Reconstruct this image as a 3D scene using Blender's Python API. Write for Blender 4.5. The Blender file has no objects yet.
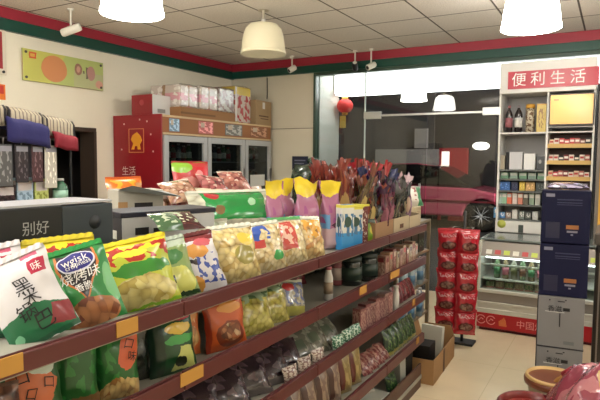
import bpy, math, random
from mathutils import Vector, Matrix, Euler, noise
from math import sin, cos, pi, radians as R
random.seed(11)
S = bpy.context.scene
COL = S.collection
# ------------------------------------------------------------------ camera
FPX = 556.0; YAW, PIT, ROLL = R(29.6), R(4.05), R(.45); CAMZ = 1.5
_w = Vector((-sin(YAW)*cos(PIT), cos(YAW)*cos(PIT), -sin(PIT)))
_r0 = Vector((cos(YAW), sin(YAW), 0)); _u0 = _r0.cross(_w)
_r = _r0*cos(ROLL)+_u0*sin(ROLL); _u = _r.cross(_w)
cam = bpy.data.cameras.new('camera'); cam.sensor_width = 36; cam.lens = FPX/600*36
co = bpy.data.objects.new('camera', cam); COL.objects.link(co)
m = Matrix((_r, _u, -_w)).transposed().to_4x4(); m.translation = (0, 0, CAMZ); co.matrix_world = m
S.camera = co; cam.clip_start = .02
def _ray(x, y): return _w+_r*((x-300)/FPX)-_u*((y-200)/FPX)
def atx(x, y, X): d = _ray(x, y); return Vector((0, 0, CAMZ))+d*(X/d.x)
def aty(x, y, Y): d = _ray(x, y); return Vector((0, 0, CAMZ))+d*(Y/d.y)
def atz(x, y, Z): d = _ray(x, y); return Vector((0, 0, CAMZ))+d*((Z-CAMZ)/d.z)
# ------------------------------------------------------------------ materials
def lin(c):
    return tuple(((v/255)/12.92 if v/255 <= .04045 else ((v/255+.055)/1.055)**2.4) for v in c)+(1,)
MATS = {}
def mat(name, col, rough=.5, metal=0, bump=0, bscale=30, coat=0, emit=0, var=0, vscale=8, spec=.5):
    if name in MATS: return MATS[name]
    M = bpy.data.materials.new(name); M.use_nodes = True; MATS[name] = M
    nt = M.node_tree; b = nt.nodes['Principled BSDF']
    b.inputs['Base Color'].default_value = lin(col); b.inputs['Roughness'].default_value = rough
    b.inputs['Metallic'].default_value = metal; b.inputs['Coat Weight'].default_value = coat
    b.inputs['Specular IOR Level'].default_value = spec
    if emit:
        b.inputs['Emission Color'].default_value = lin(col); b.inputs['Emission Strength'].default_value = emit
    tc = None
    if bump or var: tc = nt.nodes.new('ShaderNodeTexCoord')
    if bump:
        n = nt.nodes.new('ShaderNodeTexNoise'); n.inputs['Scale'].default_value = bscale; n.inputs['Detail'].default_value = 4
        bp = nt.nodes.new('ShaderNodeBump'); bp.inputs['Strength'].default_value = bump; bp.inputs['Distance'].default_value = .01
        nt.links.new(tc.outputs['Object'], n.inputs['Vector']); nt.links.new(n.outputs['Fac'], bp.inputs['Height']); nt.links.new(bp.outputs['Normal'], b.inputs['Normal'])
    if var:
        n = nt.nodes.new('ShaderNodeTexNoise'); n.inputs['Scale'].default_value = vscale; n.inputs['Detail'].default_value = 5
        mx = nt.nodes.new('ShaderNodeMix'); mx.data_type = 'RGBA'
        l = lin(col); mx.inputs['A'].default_value = tuple(v*(1-var) for v in l[:3])+(1,); mx.inputs['B'].default_value = tuple(min(1, v*(1+var)) for v in l[:3])+(1,)
        nt.links.new(tc.outputs['Object'], n.inputs['Vector']); nt.links.new(n.outputs['Fac'], mx.inputs['Factor']); nt.links.new(mx.outputs['Result'], b.inputs['Base Color'])
    return M
def glass(name, tint=(235, 240, 240), refl=1.45, haze=0):
    if name in MATS: return MATS[name]
    M = bpy.data.materials.new(name); M.use_nodes = True; MATS[name] = M
    nt = M.node_tree; nt.nodes.clear(); N = nt.nodes.new; L = nt.links.new
    o = N('ShaderNodeOutputMaterial'); t = N('ShaderNodeBsdfTransparent'); g = N('ShaderNodeBsdfGlossy'); f = N('ShaderNodeFresnel'); mx = N('ShaderNodeMixShader')
    t.inputs['Color'].default_value = lin(tint); g.inputs['Roughness'].default_value = .01; f.inputs['IOR'].default_value = refl
    ge = N('ShaderNodeNewGeometry'); mr = N('ShaderNodeMapRange'); mr.inputs['To Min'].default_value = refl; mr.inputs['To Max'].default_value = 1/refl
    L(ge.outputs['Backfacing'], mr.inputs['Value']); L(mr.outputs[0], f.inputs['IOR'])
    L(f.outputs[0], mx.inputs[0]); L(t.outputs[0], mx.inputs[1]); L(g.outputs[0], mx.inputs[2])
    L(mx.outputs[0], o.inputs[0])
    return M
def art(name, base, layers=(), rough=.3, wob=.0, bump=.35, coat=.3, bscale=14, metal=0):
    """printed film / card: shapes laid out over the UV of one face"""
    if name in MATS: return MATS[name]
    M = bpy.data.materials.new(name); M.use_nodes = True; MATS[name] = M
    nt = M.node_tree; b = nt.nodes['Principled BSDF']; N = nt.nodes.new; L = nt.links.new
    b.inputs['Roughness'].default_value = rough; b.inputs['Coat Weight'].default_value = coat; b.inputs['Coat Roughness'].default_value = .12
    b.inputs['Metallic'].default_value = metal
    uv = N('ShaderNodeUVMap'); sock = uv.outputs[0]
    tc = N('ShaderNodeTexCoord')
    if wob:
        nz = N('ShaderNodeTexNoise'); nz.inputs['Scale'].default_value = 7; L(sock, nz.inputs['Vector'])
        sb = N('ShaderNodeVectorMath'); sb.operation = 'SUBTRACT'; sb.inputs[1].default_value = (.5, .5, .5); L(nz.outputs['Color'], sb.inputs[0])
        sc = N('ShaderNodeVectorMath'); sc.operation = 'SCALE'; sc.inputs['Scale'].default_value = wob; L(sb.outputs[0], sc.inputs[0])
        ad = N('ShaderNodeVectorMath'); L(sock, ad.inputs[0]); L(sc.outputs[0], ad.inputs[1]); sock = ad.outputs[0]
    sx = N('ShaderNodeSeparateXYZ'); L(sock, sx.inputs[0]); U, V = sx.outputs[0], sx.outputs[1]
    def mth(op, a, c=None):
        n = N('ShaderNodeMath'); n.operation = op
        for i, v in enumerate((a, c)):
            if v is None: continue
            if isinstance(v, (int, float)): n.inputs[i].default_value = v
            else: L(v, n.inputs[i])
        return n.outputs[0]
    cur = None
    def colour(c):
        if c[0] == 'food':
            v = N('ShaderNodeTexVoronoi'); v.inputs['Scale'].default_value = c[4]; v.voronoi_dimensions = '2D'; L(sock, v.inputs['Vector'])
            s2 = N('ShaderNodeSeparateColor'); L(v.outputs['Color'], s2.inputs[0])
            rp = N('ShaderNodeValToRGB'); e = rp.color_ramp.elements; e[0].color = lin(c[1]); e[1].color = lin(c[3]); e.new(.5).color = lin(c[2])
            L(s2.outputs[0], rp.inputs[0])
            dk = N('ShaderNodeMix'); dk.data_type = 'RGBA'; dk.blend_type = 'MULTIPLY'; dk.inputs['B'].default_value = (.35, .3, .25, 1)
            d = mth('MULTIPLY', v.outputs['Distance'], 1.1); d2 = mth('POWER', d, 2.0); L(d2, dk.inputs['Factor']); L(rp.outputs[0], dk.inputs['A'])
            return dk.outputs['Result']
        n = N('ShaderNodeRGB'); n.outputs[0].default_value = lin(c); return n.outputs[0]
    cur = colour(base)
    for l in layers:
        k, c = l[0], l[-1]
        if k == 'rect':
            u0, v0, u1, v1 = l[1:5]
            mk = mth('GREATER_THAN', mth('MINIMUM', mth('MINIMUM', mth('SUBTRACT', U, u0), mth('SUBTRACT', u1, U)), mth('MINIMUM', mth('SUBTRACT', V, v0), mth('SUBTRACT', v1, V))), 0)
        elif k == 'ell':
            cu, cv, ru, rv = l[1:5]
            a = mth('POWER', mth('ABSOLUTE', mth('DIVIDE', mth('SUBTRACT', U, cu), ru)), 2); bb = mth('POWER', mth('ABSOLUTE', mth('DIVIDE', mth('SUBTRACT', V, cv), rv)), 2)
            mk = mth('LESS_THAN', mth('ADD', a, bb), 1)
        elif k == 'poly':      # convex, counter-clockwise
            mk = None; P = l[1]
            for i in range(len(P)):
                (x0, y0), (x1, y1) = P[i], P[(i+1) % len(P)]
                s = mth('SUBTRACT', mth('MULTIPLY', mth('SUBTRACT', V, y0), x1-x0), mth('MULTIPLY', mth('SUBTRACT', U, x0), y1-y0))
                mk = s if mk is None else mth('MINIMUM', mk, s)
            mk = mth('GREATER_THAN', mk, 0)
        elif k == 'blot':      # irregular print inside a rectangle: scale, threshold
            u0, v0, u1, v1, sc_, th = l[1:7]
            nz = N('ShaderNodeTexNoise'); nz.inputs['Scale'].default_value = sc_; nz.inputs['Detail'].default_value = 1; L(sock, nz.inputs['Vector'])
            ins = mth('MINIMUM', mth('MINIMUM', mth('SUBTRACT', U, u0), mth('SUBTRACT', u1, U)), mth('MINIMUM', mth('SUBTRACT', V, v0), mth('SUBTRACT', v1, V)))
            mk = mth('MULTIPLY', mth('GREATER_THAN', ins, 0), mth('GREATER_THAN', nz.outputs['Fac'], th))
        mx = N('ShaderNodeMix'); mx.data_type = 'RGBA'
        L(mk, mx.inputs['Factor']); L(cur, mx.inputs['A']); L(colour(c), mx.inputs['B']); cur = mx.outputs['Result']
    L(cur, b.inputs['Base Color'])
    if bump:
        n = N('ShaderNodeTexNoise'); n.inputs['Scale'].default_value = bscale; n.inputs['Detail'].default_value = 3
        bp = N('ShaderNodeBump'); bp.inputs['Strength'].default_value = bump; bp.inputs['Distance'].default_value = .012
        L(tc.outputs['Object'], n.inputs['Vector']); L(n.outputs['Fac'], bp.inputs['Height']); L(bp.outputs['Normal'], b.inputs['Normal'])
    return M
# ------------------------------------------------------------------ mesh builder
_TX = {}
def text_mesh(s):
    if s in _TX: return _TX[s]
    cu = bpy.data.curves.new('t', 'FONT'); cu.body = s; cu.size = 1; cu.align_x = 'CENTER'; cu.resolution_u = 2
    o = bpy.data.objects.new('t', cu); COL.objects.link(o); bpy.context.view_layer.update()
    dg = bpy.context.evaluated_depsgraph_get(); me = bpy.data.meshes.new_from_object(o.evaluated_get(dg))
    vs = [(v.co.x, v.co.y-.36) for v in me.vertices]; fs = [tuple(p.vertices) for p in me.polygons]
    bpy.data.objects.remove(o); bpy.data.curves.remove(cu); bpy.data.meshes.remove(me)
    _TX[s] = (vs, fs); return _TX[s]
class MB:
    def __init__(s): s.v = []; s.f = []; s.m = []; s.uv = []; s.sm = []
    def face(s, idx, m=0, uv=None, sm=False):
        s.f.append(tuple(idx)); s.m.append(m); s.sm.append(sm)
        if uv is None: uv = [(0, 0), (1, 0), (1, 1), (0, 1)] if len(idx) == 4 else [(0, 0)]*len(idx)
        s.uv.append(uv)
    def quad(s, pts, m=0, uv=None):
        b = len(s.v); s.v += [tuple(p) for p in pts]; s.face(range(b, b+len(pts)), m, uv); return s
    def box(s, x0, x1, y0, y1, z0, z1, m=0, ms=None):
        b = len(s.v); s.v += [(x, y, z) for z in (z0, z1) for y in (y0, y1) for x in (x0, x1)]
        # front(-Y), right(+X), back(+Y), left(-X), top, bottom : each with upright UV
        for k, q in enumerate(((0, 1, 5, 4), (1, 3, 7, 5), (3, 2, 6, 7), (2, 0, 4, 6), (4, 5, 7, 6), (2, 3, 1, 0))):
            s.face([b+i for i in q], m if ms is None else ms[k])
        return s
    def lathe(s, prof, seg=16, c=(0, 0, 0), m=0, mfun=None, sm=True):
        b = len(s.v); n = len(prof)
        for i in range(seg):
            a = 2*pi*i/seg
            for r, z in prof: s.v.append((c[0]+r*cos(a), c[1]+r*sin(a), c[2]+z))
        for i in range(seg):
            j = (i+1) % seg
            for k in range(n-1):
                mm = m if mfun is None else mfun(k)
                u0, u1 = i/seg, (i+1)/seg; v0, v1 = k/(n-1), (k+1)/(n-1)
                s.face((b+i*n+k, b+j*n+k, b+j*n+k+1, b+i*n+k+1), mm, [(u0, v0), (u1, v0), (u1, v1), (u0, v1)], sm)
        if prof[0][0] > 1e-5: s.face([b+i*n for i in range(seg)][::-1], m if mfun is None else mfun(0))
        if prof[-1][0] > 1e-5: s.face([b+i*n+n-1 for i in range(seg)], m if mfun is None else mfun(n-2))
        return s
    def tube(s, pts, r, m=0, seg=8):
        P = [Vector(p) for p in pts]; b = len(s.v)
        for i, p in enumerate(P):
            d = (P[min(i+1, len(P)-1)]-P[max(i-1, 0)]).normalized()
            a = d.orthogonal().normalized(); c = d.cross(a)
            rr = r[i] if isinstance(r, (list, tuple)) else r
            for k in range(seg): s.v.append(tuple(p+(a*cos(2*pi*k/seg)+c*sin(2*pi*k/seg))*rr))
        for i in range(len(P)-1):
            for k in range(seg):
                j = (k+1) % seg; s.face((b+i*seg+k, b+i*seg+j, b+(i+1)*seg+j, b+(i+1)*seg+k), m, None, True)
        s.face([b+k for k in range(seg)][::-1], m); s.face([b+(len(P)-1)*seg+k for k in range(seg)], m); return s
    def prism(s, poly, y0, y1, m=0, axis='y'):
        b = len(s.v); n = len(poly)
        f = (lambda a, c, t: (a, t, c)) if axis == 'y' else ((lambda a, c, t: (t, a, c)) if axis == 'x' else (lambda a, c, t: (a, c, t)))
        s.v += [f(a, c, y0) for a, c in poly]+[f(a, c, y1) for a, c in poly]
        s.face(range(b, b+n), m); s.face(range(b+2*n-1, b+n-1, -1), m)
        for i in range(n):
            j = (i+1) % n; s.face((b+j, b+i, b+n+i, b+n+j), m)
        return s
    def text(s, st, size, m, o, ux=(1, 0, 0), uy=(0, 0, 1), fun=None):
        vs, fs = text_mesh(st); b = len(s.v); o, ux, uy = Vector(o), Vector(ux), Vector(uy)
        for x, y in vs: s.v.append(tuple(fun(x*size, y*size)) if fun else tuple(o+ux*x*size+uy*y*size))
        for f in fs: s.face([b+i for i in f], m)
        return s
    def build(s, name, mats, parent=None, loc=(0, 0, 0), rot=(0, 0, 0), bevel=0, smooth=False, seg=2):
        me = bpy.data.meshes.new(name); me.from_pydata(s.v, [], s.f)
        ul = me.uv_layers.new(name='UVMap'); k = 0
        for i, p in enumerate(me.polygons):
            p.material_index = s.m[i]; p.use_smooth = s.sm[i] or smooth
            for q in s.uv[i]: ul.data[k].uv = q; k += 1
        for M in (mats if isinstance(mats, (list, tuple)) else [mats]): me.materials.append(M)
        o = bpy.data.objects.new(name, me); COL.objects.link(o)
        o.location = loc; o.rotation_euler = rot
        if parent: o.parent = parent
        if bevel:
            md = o.modifiers.new('bevel', 'BEVEL'); md.width = bevel; md.segments = seg; md.limit_method = 'ANGLE'
        return o
def tag(o, label, cat, group=None):
    o['label'] = label; o['category'] = cat
    if group: o['group'] = group
    return o
def thing(name, label, cat, loc=(0, 0, 0), rot=(0, 0, 0), group=None):
    o = bpy.data.objects.new(name, None); COL.objects.link(o); o.location = loc; o.rotation_euler = rot; o.empty_display_size = .05
    return tag(o, label, cat, group)
def struct(o): o['kind'] = 'structure'; return o
def copy_tree(o, parent=None):
    c = o.copy(); COL.objects.link(c)
    if parent: c.parent = parent
    for ch in list(o.children): copy_tree(ch, c)
    return c
ORD = 'first second third fourth fifth sixth seventh eighth ninth tenth eleventh twelfth thirteenth fourteenth fifteenth sixteenth'.split()
# common materials
WHITE = mat('white_paint', (225, 222, 212), .5); CREAM = mat('cream_wall', (232, 226, 208), .75, var=.05, vscale=3)
STEEL = mat('steel', (150, 150, 150), .35, 1); GREY = mat('grey_paint', (128, 130, 130), .45); DARK = mat('dark_plastic', (24, 24, 26), .45)
BLACK = mat('black', (10, 10, 11), .6); KRAFT = mat('kraft_card', (168, 130, 88), .8, var=.1, bump=.1); INK = mat('ink', (22, 20, 22), .6)
WTXT = mat('white_print', (235, 235, 232), .5); REDP = mat('red_print', (176, 32, 44), .4); GOLDP = mat('gold_print', (214, 160, 60), .4)
CLEAR = glass('clear_film', (238, 240, 236), 1.4)
# ------------------------------------------------------------------ setting
XL, YB, ZC = -4.6, 6.19, 2.777
def tiles_mat(name, base, line, size, ox, oy, lw, rough, speck=0, bump=0):
    M = bpy.data.materials.new(name); M.use_nodes = True; nt = M.node_tree; b = nt.nodes['Principled BSDF']; N = nt.nodes.new; L = nt.links.new
    b.inputs['Roughness'].default_value = rough
    g = N('ShaderNodeNewGeometry'); sx = N('ShaderNodeSeparateXYZ'); L(g.outputs['Position'], sx.inputs[0])
    def edge(o_, off):
        a = N('ShaderNodeMath'); a.operation = 'SUBTRACT'; a.inputs[1].default_value = off; L(o_, a.inputs[0])
        w = N('ShaderNodeMath'); w.operation = 'PINGPONG'; w.inputs[1].default_value = size/2; L(a.outputs[0], w.inputs[0])
        c = N('ShaderNodeMath'); c.operation = 'LESS_THAN'; c.inputs[1].default_value = lw/2; L(w.outputs[0], c.inputs[0]); return c.outputs[0]
    mx_ = N('ShaderNodeMath'); mx_.operation = 'MAXIMUM'; L(edge(sx.outputs[0], ox), mx_.inputs[0]); L(edge(sx.outputs[1], oy), mx_.inputs[1])
    nz = N('ShaderNodeTexNoise'); nz.inputs['Scale'].default_value = 90 if speck else 3; nz.inputs['Detail'].default_value = 4; L(g.outputs['Position'], nz.inputs['Vector'])
    rp = N('ShaderNodeValToRGB'); e = rp.color_ramp.elements; l = lin(base); k = .16 if speck else .05
    e[0].position = .35; e[1].position = .6; e[0].color = tuple(v*(1-k) for v in l[:3])+(1,); e[1].color = tuple(min(1, v*(1+k*.5)) for v in l[:3])+(1,); L(nz.outputs['Fac'], rp.inputs[0])
    mx = N('ShaderNodeMix'); mx.data_type = 'RGBA'; L(mx_.outputs[0], mx.inputs['Factor']); L(rp.outputs[0], mx.inputs['A']); mx.inputs['B'].default_value = lin(line); L(mx.outputs['Result'], b.inputs['Base Color'])
    if bump:
        iv = N('ShaderNodeMath'); iv.operation = 'SUBTRACT'; iv.inputs[0].default_value = 1; L(mx_.outputs[0], iv.inputs[1])
        bp = N('ShaderNodeBump'); bp.inputs['Strength'].default_value = bump; bp.inputs['Distance'].default_value = .006; L(iv.outputs[0], bp.inputs['Height']); L(bp.outputs['Normal'], b.inputs['Normal'])
    return M
FLOORM = tiles_mat('floor_tile', (230, 214, 182), (212, 196, 162), .8, .1, .2, .005, .22)
CEILM = tiles_mat('ceiling_tile', (222, 216, 208), (96, 88, 82), .6, -.92, 4.33, .016, .85, speck=1, bump=.8)
XR, YF = 2.4, -2.6
struct(MB().box(XL-.2, XR+.2, YF-.2, YB+.12, -.1, 0).build('floor', FLOORM))
struct(MB().box(XL-.2, XR+.2, YF-.2, YB+.12, ZC, ZC+.1).build('ceiling', CEILM))
w = MB(); oy0, oy1, oz0, oz1 = 2.75, 3.87, .85, 1.775
w.box(XL-.2, XL, YF, oy0, 0, ZC); w.box(XL-.2, XL, oy1, YB+.1, 0, ZC); w.box(XL-.2, XL, oy0, oy1, 0, oz0); w.box(XL-.2, XL, oy0, oy1, oz1, ZC)
struct(w.build('wall_left', CREAM))
TILEW = mat('wall_white_tile', (212, 205, 186), .35, var=.04, vscale=3)
w = MB(); w.box(XL, -3.33, YB, YB+.25, 0, ZC); w.box(XL, -3.335, YB-.004, YB, 1.905, 1.913, 1)
w.box(-3.33, XR, YB+.01, YB+.12, 2.66, ZC)
struct(w.build('wall_back', [TILEW, mat('joint', (120, 112, 98), .7)]))
struct(MB().box(XR, XR+.2, YF, YB+.12, 0, ZC).build('wall_right', CREAM))
struct(MB().box(XL, XR, YF-.2, YF, 0, ZC).build('wall_front', CREAM))
TR = mat('trim_red', (148, 28, 48), .45); TG = mat('trim_green', (6, 66, 54), .35)
struct(MB().box(XL, XL+.05, YF, YB, 2.685, ZC).build('trim_1', TR)); struct(MB().box(XL, XL+.042, YF, YB, 2.585, 2.685).build('trim_2', TG))
struct(MB().box(XL+.05, XR, YB-.06, YB, 2.68, ZC).build('trim_3', TR)); struct(MB().box(XL+.042, XR, YB-.05, YB, 2.59, 2.68).build('trim_4', TG))
# doorway in the left wall: dark frame and store room behind
DF = mat('frame_and_reveal_shade', (58, 46, 38), .6)
f = MB(); f.box(XL-.02, XL+.02, oy0-.05, oy1+.02, oz1, oz1+.035); f.box(XL-.2, XL+.012, oy1-.004, oy1+.03, oz0, oz1); f.box(XL-.2, XL, oy0, oy1, oz1-.004, oz1+.01); f.box(XL-.02, XL+.02, oy0-.05, oy0, oz0, oz1); f.box(XL-.02, XL+.03, oy0-.05, oy1+.02, oz0-.03, oz0)  # deep lining boxes carry the reveal's shade in their dark colour
struct(f.build('window_1', DF))
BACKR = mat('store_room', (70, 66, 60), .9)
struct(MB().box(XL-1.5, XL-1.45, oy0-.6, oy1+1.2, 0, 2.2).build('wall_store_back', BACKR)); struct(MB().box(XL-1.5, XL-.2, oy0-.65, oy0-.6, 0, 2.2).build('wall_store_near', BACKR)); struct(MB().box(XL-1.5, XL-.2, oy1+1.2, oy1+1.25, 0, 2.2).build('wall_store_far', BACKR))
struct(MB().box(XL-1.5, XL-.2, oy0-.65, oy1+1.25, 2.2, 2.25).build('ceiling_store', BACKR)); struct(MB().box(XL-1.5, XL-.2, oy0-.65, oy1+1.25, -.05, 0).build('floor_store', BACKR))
# shop front: frame, glass, door header
GRF = mat('green_frame', (52, 74, 60), .4)
f = MB(); f.box(-3.325, -3.295, YB-.02, YB+.08, 0, 2.6); f.box(-3.29, XR, YB-.02, YB+.06, 2.55, 2.66)
GL = glass('shop_glass', (220, 222, 220), 1.5)
wf = struct(f.build('window_2', GRF))
def pane(x0, x1, z0, z1, y=YB+.03): return struct(MB().box(x0, x1, y, y+.012, z0, z1).build('window_pane', GL, wf))
pane(-3.29, -2.655, .05, 2.55); pane(-2.645, -1.13, 2.06, 2.55); pane(-1.12, XR, .05, 2.55)
ed = MB().box(-2.655, -2.643, YB+.024, YB+.048, .05, 2.55).build('glass_edge', mat('glass_edge', (196, 206, 200), .3), wf); struct(ed)
d = MB().box(-2.64, -1.89, YB+.03, YB+.042, .03, 2.03).box(-1.88, -1.135, YB+.03, YB+.042, .03, 2.03).build('door_1', GL); struct(d)
CH = mat('brushed_clamp', (176, 178, 176), .3, .8)
h = MB().box(-2.66, -2.44, YB+.015, YB+.057, 2.0, 2.085).build('door_clamp', CH, d, bevel=.004); struct(h)
h = MB().box(-1.28, -1.1, YB+.015, YB+.057, 2.0, 2.085).build('door_clamp', CH, d, bevel=.004); struct(h)
h = MB().box(-2.44, -1.28, YB+.03, YB+.045, 2.028, 2.05).build('door_rail', CH, d); struct(h)
h = MB().tube([(-1.94, YB-.03, .8), (-1.94, YB-.03, 1.25)], .013).build('door_handle', CH, d); struct(h)
# outside: reveal wall, soffit, street, far building
OUTW = mat('reveal_white', (214, 216, 206), .6)
w = MB().box(-3.7, -3.3, YB+.26, 6.86, 0, 3.0).box(-3.32, -3.297, YB+.1, YB+.26, 0, 3.0); struct(w.build('wall_reveal', OUTW))
struct(MB().box(-3.7, XR, 6.9, 8.7, 2.85, 2.95).build('ceiling_awning', mat('awning_soffit', (92, 92, 92), .8)))
ASPH = mat('asphalt', (42, 42, 44), .85, bump=.3, bscale=60, var=.2)
struct(MB().box(-14, 10, YB+.12, 22, -.12, -.02).build('ground_street', ASPH))
FARD = mat('far_wall_dark', (34, 32, 36), .9); FARG = mat('far_wall_grey', (150, 150, 150), .85); FARM = mat('far_wall_mid', (64, 64, 68), .9)
w = MB(); w.box(-12, -4.15, 14.3, 15, 0, 4.2, 2); w.box(-4.15, 6, 14.4, 15, 0, 4.2, 0)
w.box(-5.7, -3.95, 14.15, 14.29, .2, 1.82, 1); w.box(-12, -5.72, 14.2, 14.29, 0, 1.0, 2); w.box(-4.6, -4.25, 14.1, 14.15, 1.85, 2.35, 1)
struct(w.build('wall_across_street', [FARD, FARG, FARM]))
t = thing('shop_door', 'red framed shop door with a lit white panel across the dark street', 'door', (-3.6, 14.2, 0))
MB().box(-.36, -.3, -.05, .05, 0, 1.85).box(.3, .36, -.05, .05, 0, 1.85).box(-.36, .36, -.05, .05, 1.78, 1.85).box(-.1, .3, -.03, .03, 0, 1.78).build('door_frame', mat('far_red', (150, 22, 34), .5, emit=.25), t)
MB().box(-.3, -.1, -.02, .02, .5, 1.76).build('lit_panel', mat('lit_panel', (255, 246, 232), .5, emit=1.6), t)
t = thing('reflection_oval', 'white glowing oval across the street, standing in for a lamp reflection', 'lamp', aty(481, 146, 14.3))  # glowing oval made to imitate an indoor lamp's reflection in the glass
MB().lathe([(.0, -.1), (.13, -.085), (.2, -.03), (.2, .03), (.13, .085), (0, .1)], 20).build('oval_body', mat('reflection_glow', (255, 250, 240), .4, emit=4), t)
MB().box(-.05, .05, .05, .1, -.05, .05).build('oval_mount', DARK, t)
# light box above the door, outside the glass
t = thing('light_box', 'long white fluorescent light box above the glass shop front', 'lamp', (-2.0, 6.62, 2.36))
MB().box(-1.26, 2.6, .03, .25, .01, .44).build('housing', WHITE, t)
MB().box(-1.25, 2.58, 0, .03, .02, .42).box(-1.25, 2.58, .03, .24, 0, .01).build('diffuser', mat('fluor', (250, 252, 255), .5, emit=7), t)
for x in (-.9, 2.3): MB().tube([(x, .14, .44), (x, .14, .5)], .015).build('hanger', STEEL, t)
# red paper lantern
p = aty(345, 106, 6.78)
t = thing('paper_lantern', 'red paper lantern with a yellow tag hanging outside by the white reveal', 'lantern', p)
MB().lathe([(.03, .09), (.075, .075), (.105, .03), (.11, 0), (.105, -.03), (.075, -.075), (.03, -.09)], 20).build('lantern_body', mat('lantern_red', (196, 42, 36), .6, emit=.25), t)
for zz in (.1, -.1): MB().lathe([(.04, -.02), (.04, .02)], 14, (0, 0, zz)).build('lantern_cap', GOLDP, t)
MB().box(-.065, .02, -.02, -.012, -.29, -.13).build('yellow_tag', mat('tag_yellow', (206, 176, 60), .6), t)
MB().tube([(0, 0, .12), (0, 0, .2), (-.14, 0, .21)], .006).build('hook_arm', DARK, t)
# car
CARP = mat('car_paint', (206, 92, 120), .25, .2, coat=.8); CG = mat('car_glass', (10, 10, 12), .08); TY = mat('tyre', (14, 14, 15), .8); AL = mat('alloy', (206, 208, 212), .4, .2)
cx0 = aty(481, 217, 12.3).x
t = thing('car', 'pink car parked in the dark street beyond the glass shop front', 'car', (cx0, 13.15, 0))
def arch(cx, r, n=10): return [(cx+r*cos(pi-pi*i/n), .3+r*sin(pi-pi*i/n)) for i in range(n+1)]
low = [(-3.45, .28)]+[(x, z) for x, z in arch(-2.65, .4)]+[(x, z) for x, z in arch(0, .4)]+[(.78, .26), (.86, .42), (.84, .62), (.55, .78), (-.25, .93), (-2.9, .98), (-3.45, .95), (-3.52, .6)]
MB().prism(low, -.86, .86).build('body', CARP, t, bevel=.05, seg=3)
cab = [(-.2, .94), (-1.0, 1.38), (-1.5, 1.45), (-2.3, 1.42), (-3.1, .97)]
MB().prism(cab, -.74, .74).build('cabin', CG, t, bevel=.05, seg=3)
MB().prism([(-1.0, 1.40), (-1.5, 1.47), (-2.35, 1.44), (-1.5, 1.43)], -.7, .7).build('roof', CARP, t, bevel=.02)
MB().box(-3.2, .3, -.885, -.862, .62, .66).build('door_crease', mat('car_trim', (120, 30, 46), .4), t)
for wx, wy in ((0, -.78), (-2.65, -.78), (0, .78), (-2.65, .78)):
    wl = MB().lathe([(.2, -.1), (.315, -.1), (.34, -.06), (.34, .06), (.315, .1), (.2, .1)], 28).build('wheel', TY, t, (wx, wy, .34), (pi/2, 0, 0))
    r_ = MB().lathe([(.2, .08), (.235, .1), (.235, .085), (.2, .06)], 28)
    for k in range(10):
        a = 2*pi*k/10+(.12 if k % 2 else -.12); r_.tube([(.03*cos(a), .03*sin(a), .09), (.22*cos(a), .22*sin(a), .085)], .016, 0, 6)
    r_.lathe([(.0, .11), (.045, .1), (.045, .06)], 12); r_.build('rim', AL, wl)
# ------------------------------------------------------------------ pendant lamps, cameras
def pendant(x, y, lab, em):
    t = thing('pendant_lamp', lab, 'lamp', (x, y, 2.412), group='white bell pendant lamps on the ceiling')
    shade = mat('lamp_shade_%g' % em, (254, 250, 240) if em > 2 else (206, 198, 168), .5, emit=em)
    MB().lathe([(.19, 0), (.188, .03), (.181, .1), (.17, .165), (.154, .21), (.12, .245), (.05, .26), (.045, .257), (.112, .238), (.146, .204), (.162, .165), (.173, .1), (.18, .03), (.19, 0)], 40).build('shade', shade, t)
    MB().lathe([(.192, -.004), (.196, .0), (.193, .02), (.187, .024)], 40).build('shade_rim', shade, t)
    MB().lathe([(.012, .255), (.012, .36), (.045, .37), (.05, ZC-2.414)], 16).build('stem', mat('stem_beige', (190, 180, 160), .5), t)
    if em > 2: MB().lathe([(0, .07), (.03, .08), (.045, .12), (.04, .17), (.02, .22), (.018, .25)], 14).build('bulb', mat('bulb', (255, 244, 225), .4, emit=25), t)
    else: MB().lathe([(0, .07), (.03, .08), (.045, .12), (.04, .17), (.02, .22), (.018, .29)], 14).build('bulb', WHITE, t)
    return t
pendant(-2.69, 2.58, 'glowing white bell lamp nearest the green wall sign', 19.0)
pendant(-2.68, 4.06, 'dim cream bell lamp hanging over the wrapped packs, not glowing', .16)
pendant(-.55, 4.14, 'glowing white bell lamp above the white display cabinet', 19.0)
pendant(-2.70, 8.2, 'added white bell lamp outside the glass, standing in for a lamp reflection', 13.0)  # added pendant, takes the place of a bright reflection in the shop glass
def lamp(x, y, z, e, size=.33, col=(1, .98, .94)):
    l = bpy.data.lights.new('lamp_or_fill_light', 'AREA'); l.shape = 'DISK'; l.energy = e; l.size = size; l.color = col; l.spread = R(178)
    o = bpy.data.objects.new('lamp_or_fill_light', l); COL.objects.link(o); o.location = (x, y, z)
lamp(-2.69, 2.58, 2.42, 85); lamp(-.55, 4.14, 2.42, 52)
for x, y, e in ((-.55, 1.6, 11), (-2.0, .3, 50), (-.55, -.9, 9), (1.5, 2.6, 15), (1.5, .4, 13), (-1.9, -1.4, 50), (1.5, 4.6, 30)):  # added fill lights without fixtures, out of view, to brighten room and ceiling
    l = bpy.data.lights.new('lamp_or_fill_light', 'POINT'); l.energy = e; l.shadow_soft_size = .16; l.color = (1, .98, .94)
    o = bpy.data.objects.new('lamp_or_fill_light', l); COL.objects.link(o); o.location = (x, y, 2.42)
l = bpy.data.lights.new('street_fill', 'POINT'); l.energy = 1900; l.shadow_soft_size = .15; l.color = (1, .93, .85)  # added light with no fixture, brightens the car and street
o = bpy.data.objects.new('street_fill', l); COL.objects.link(o); o.location = (1.5, 9.5, 4.2)
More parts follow.
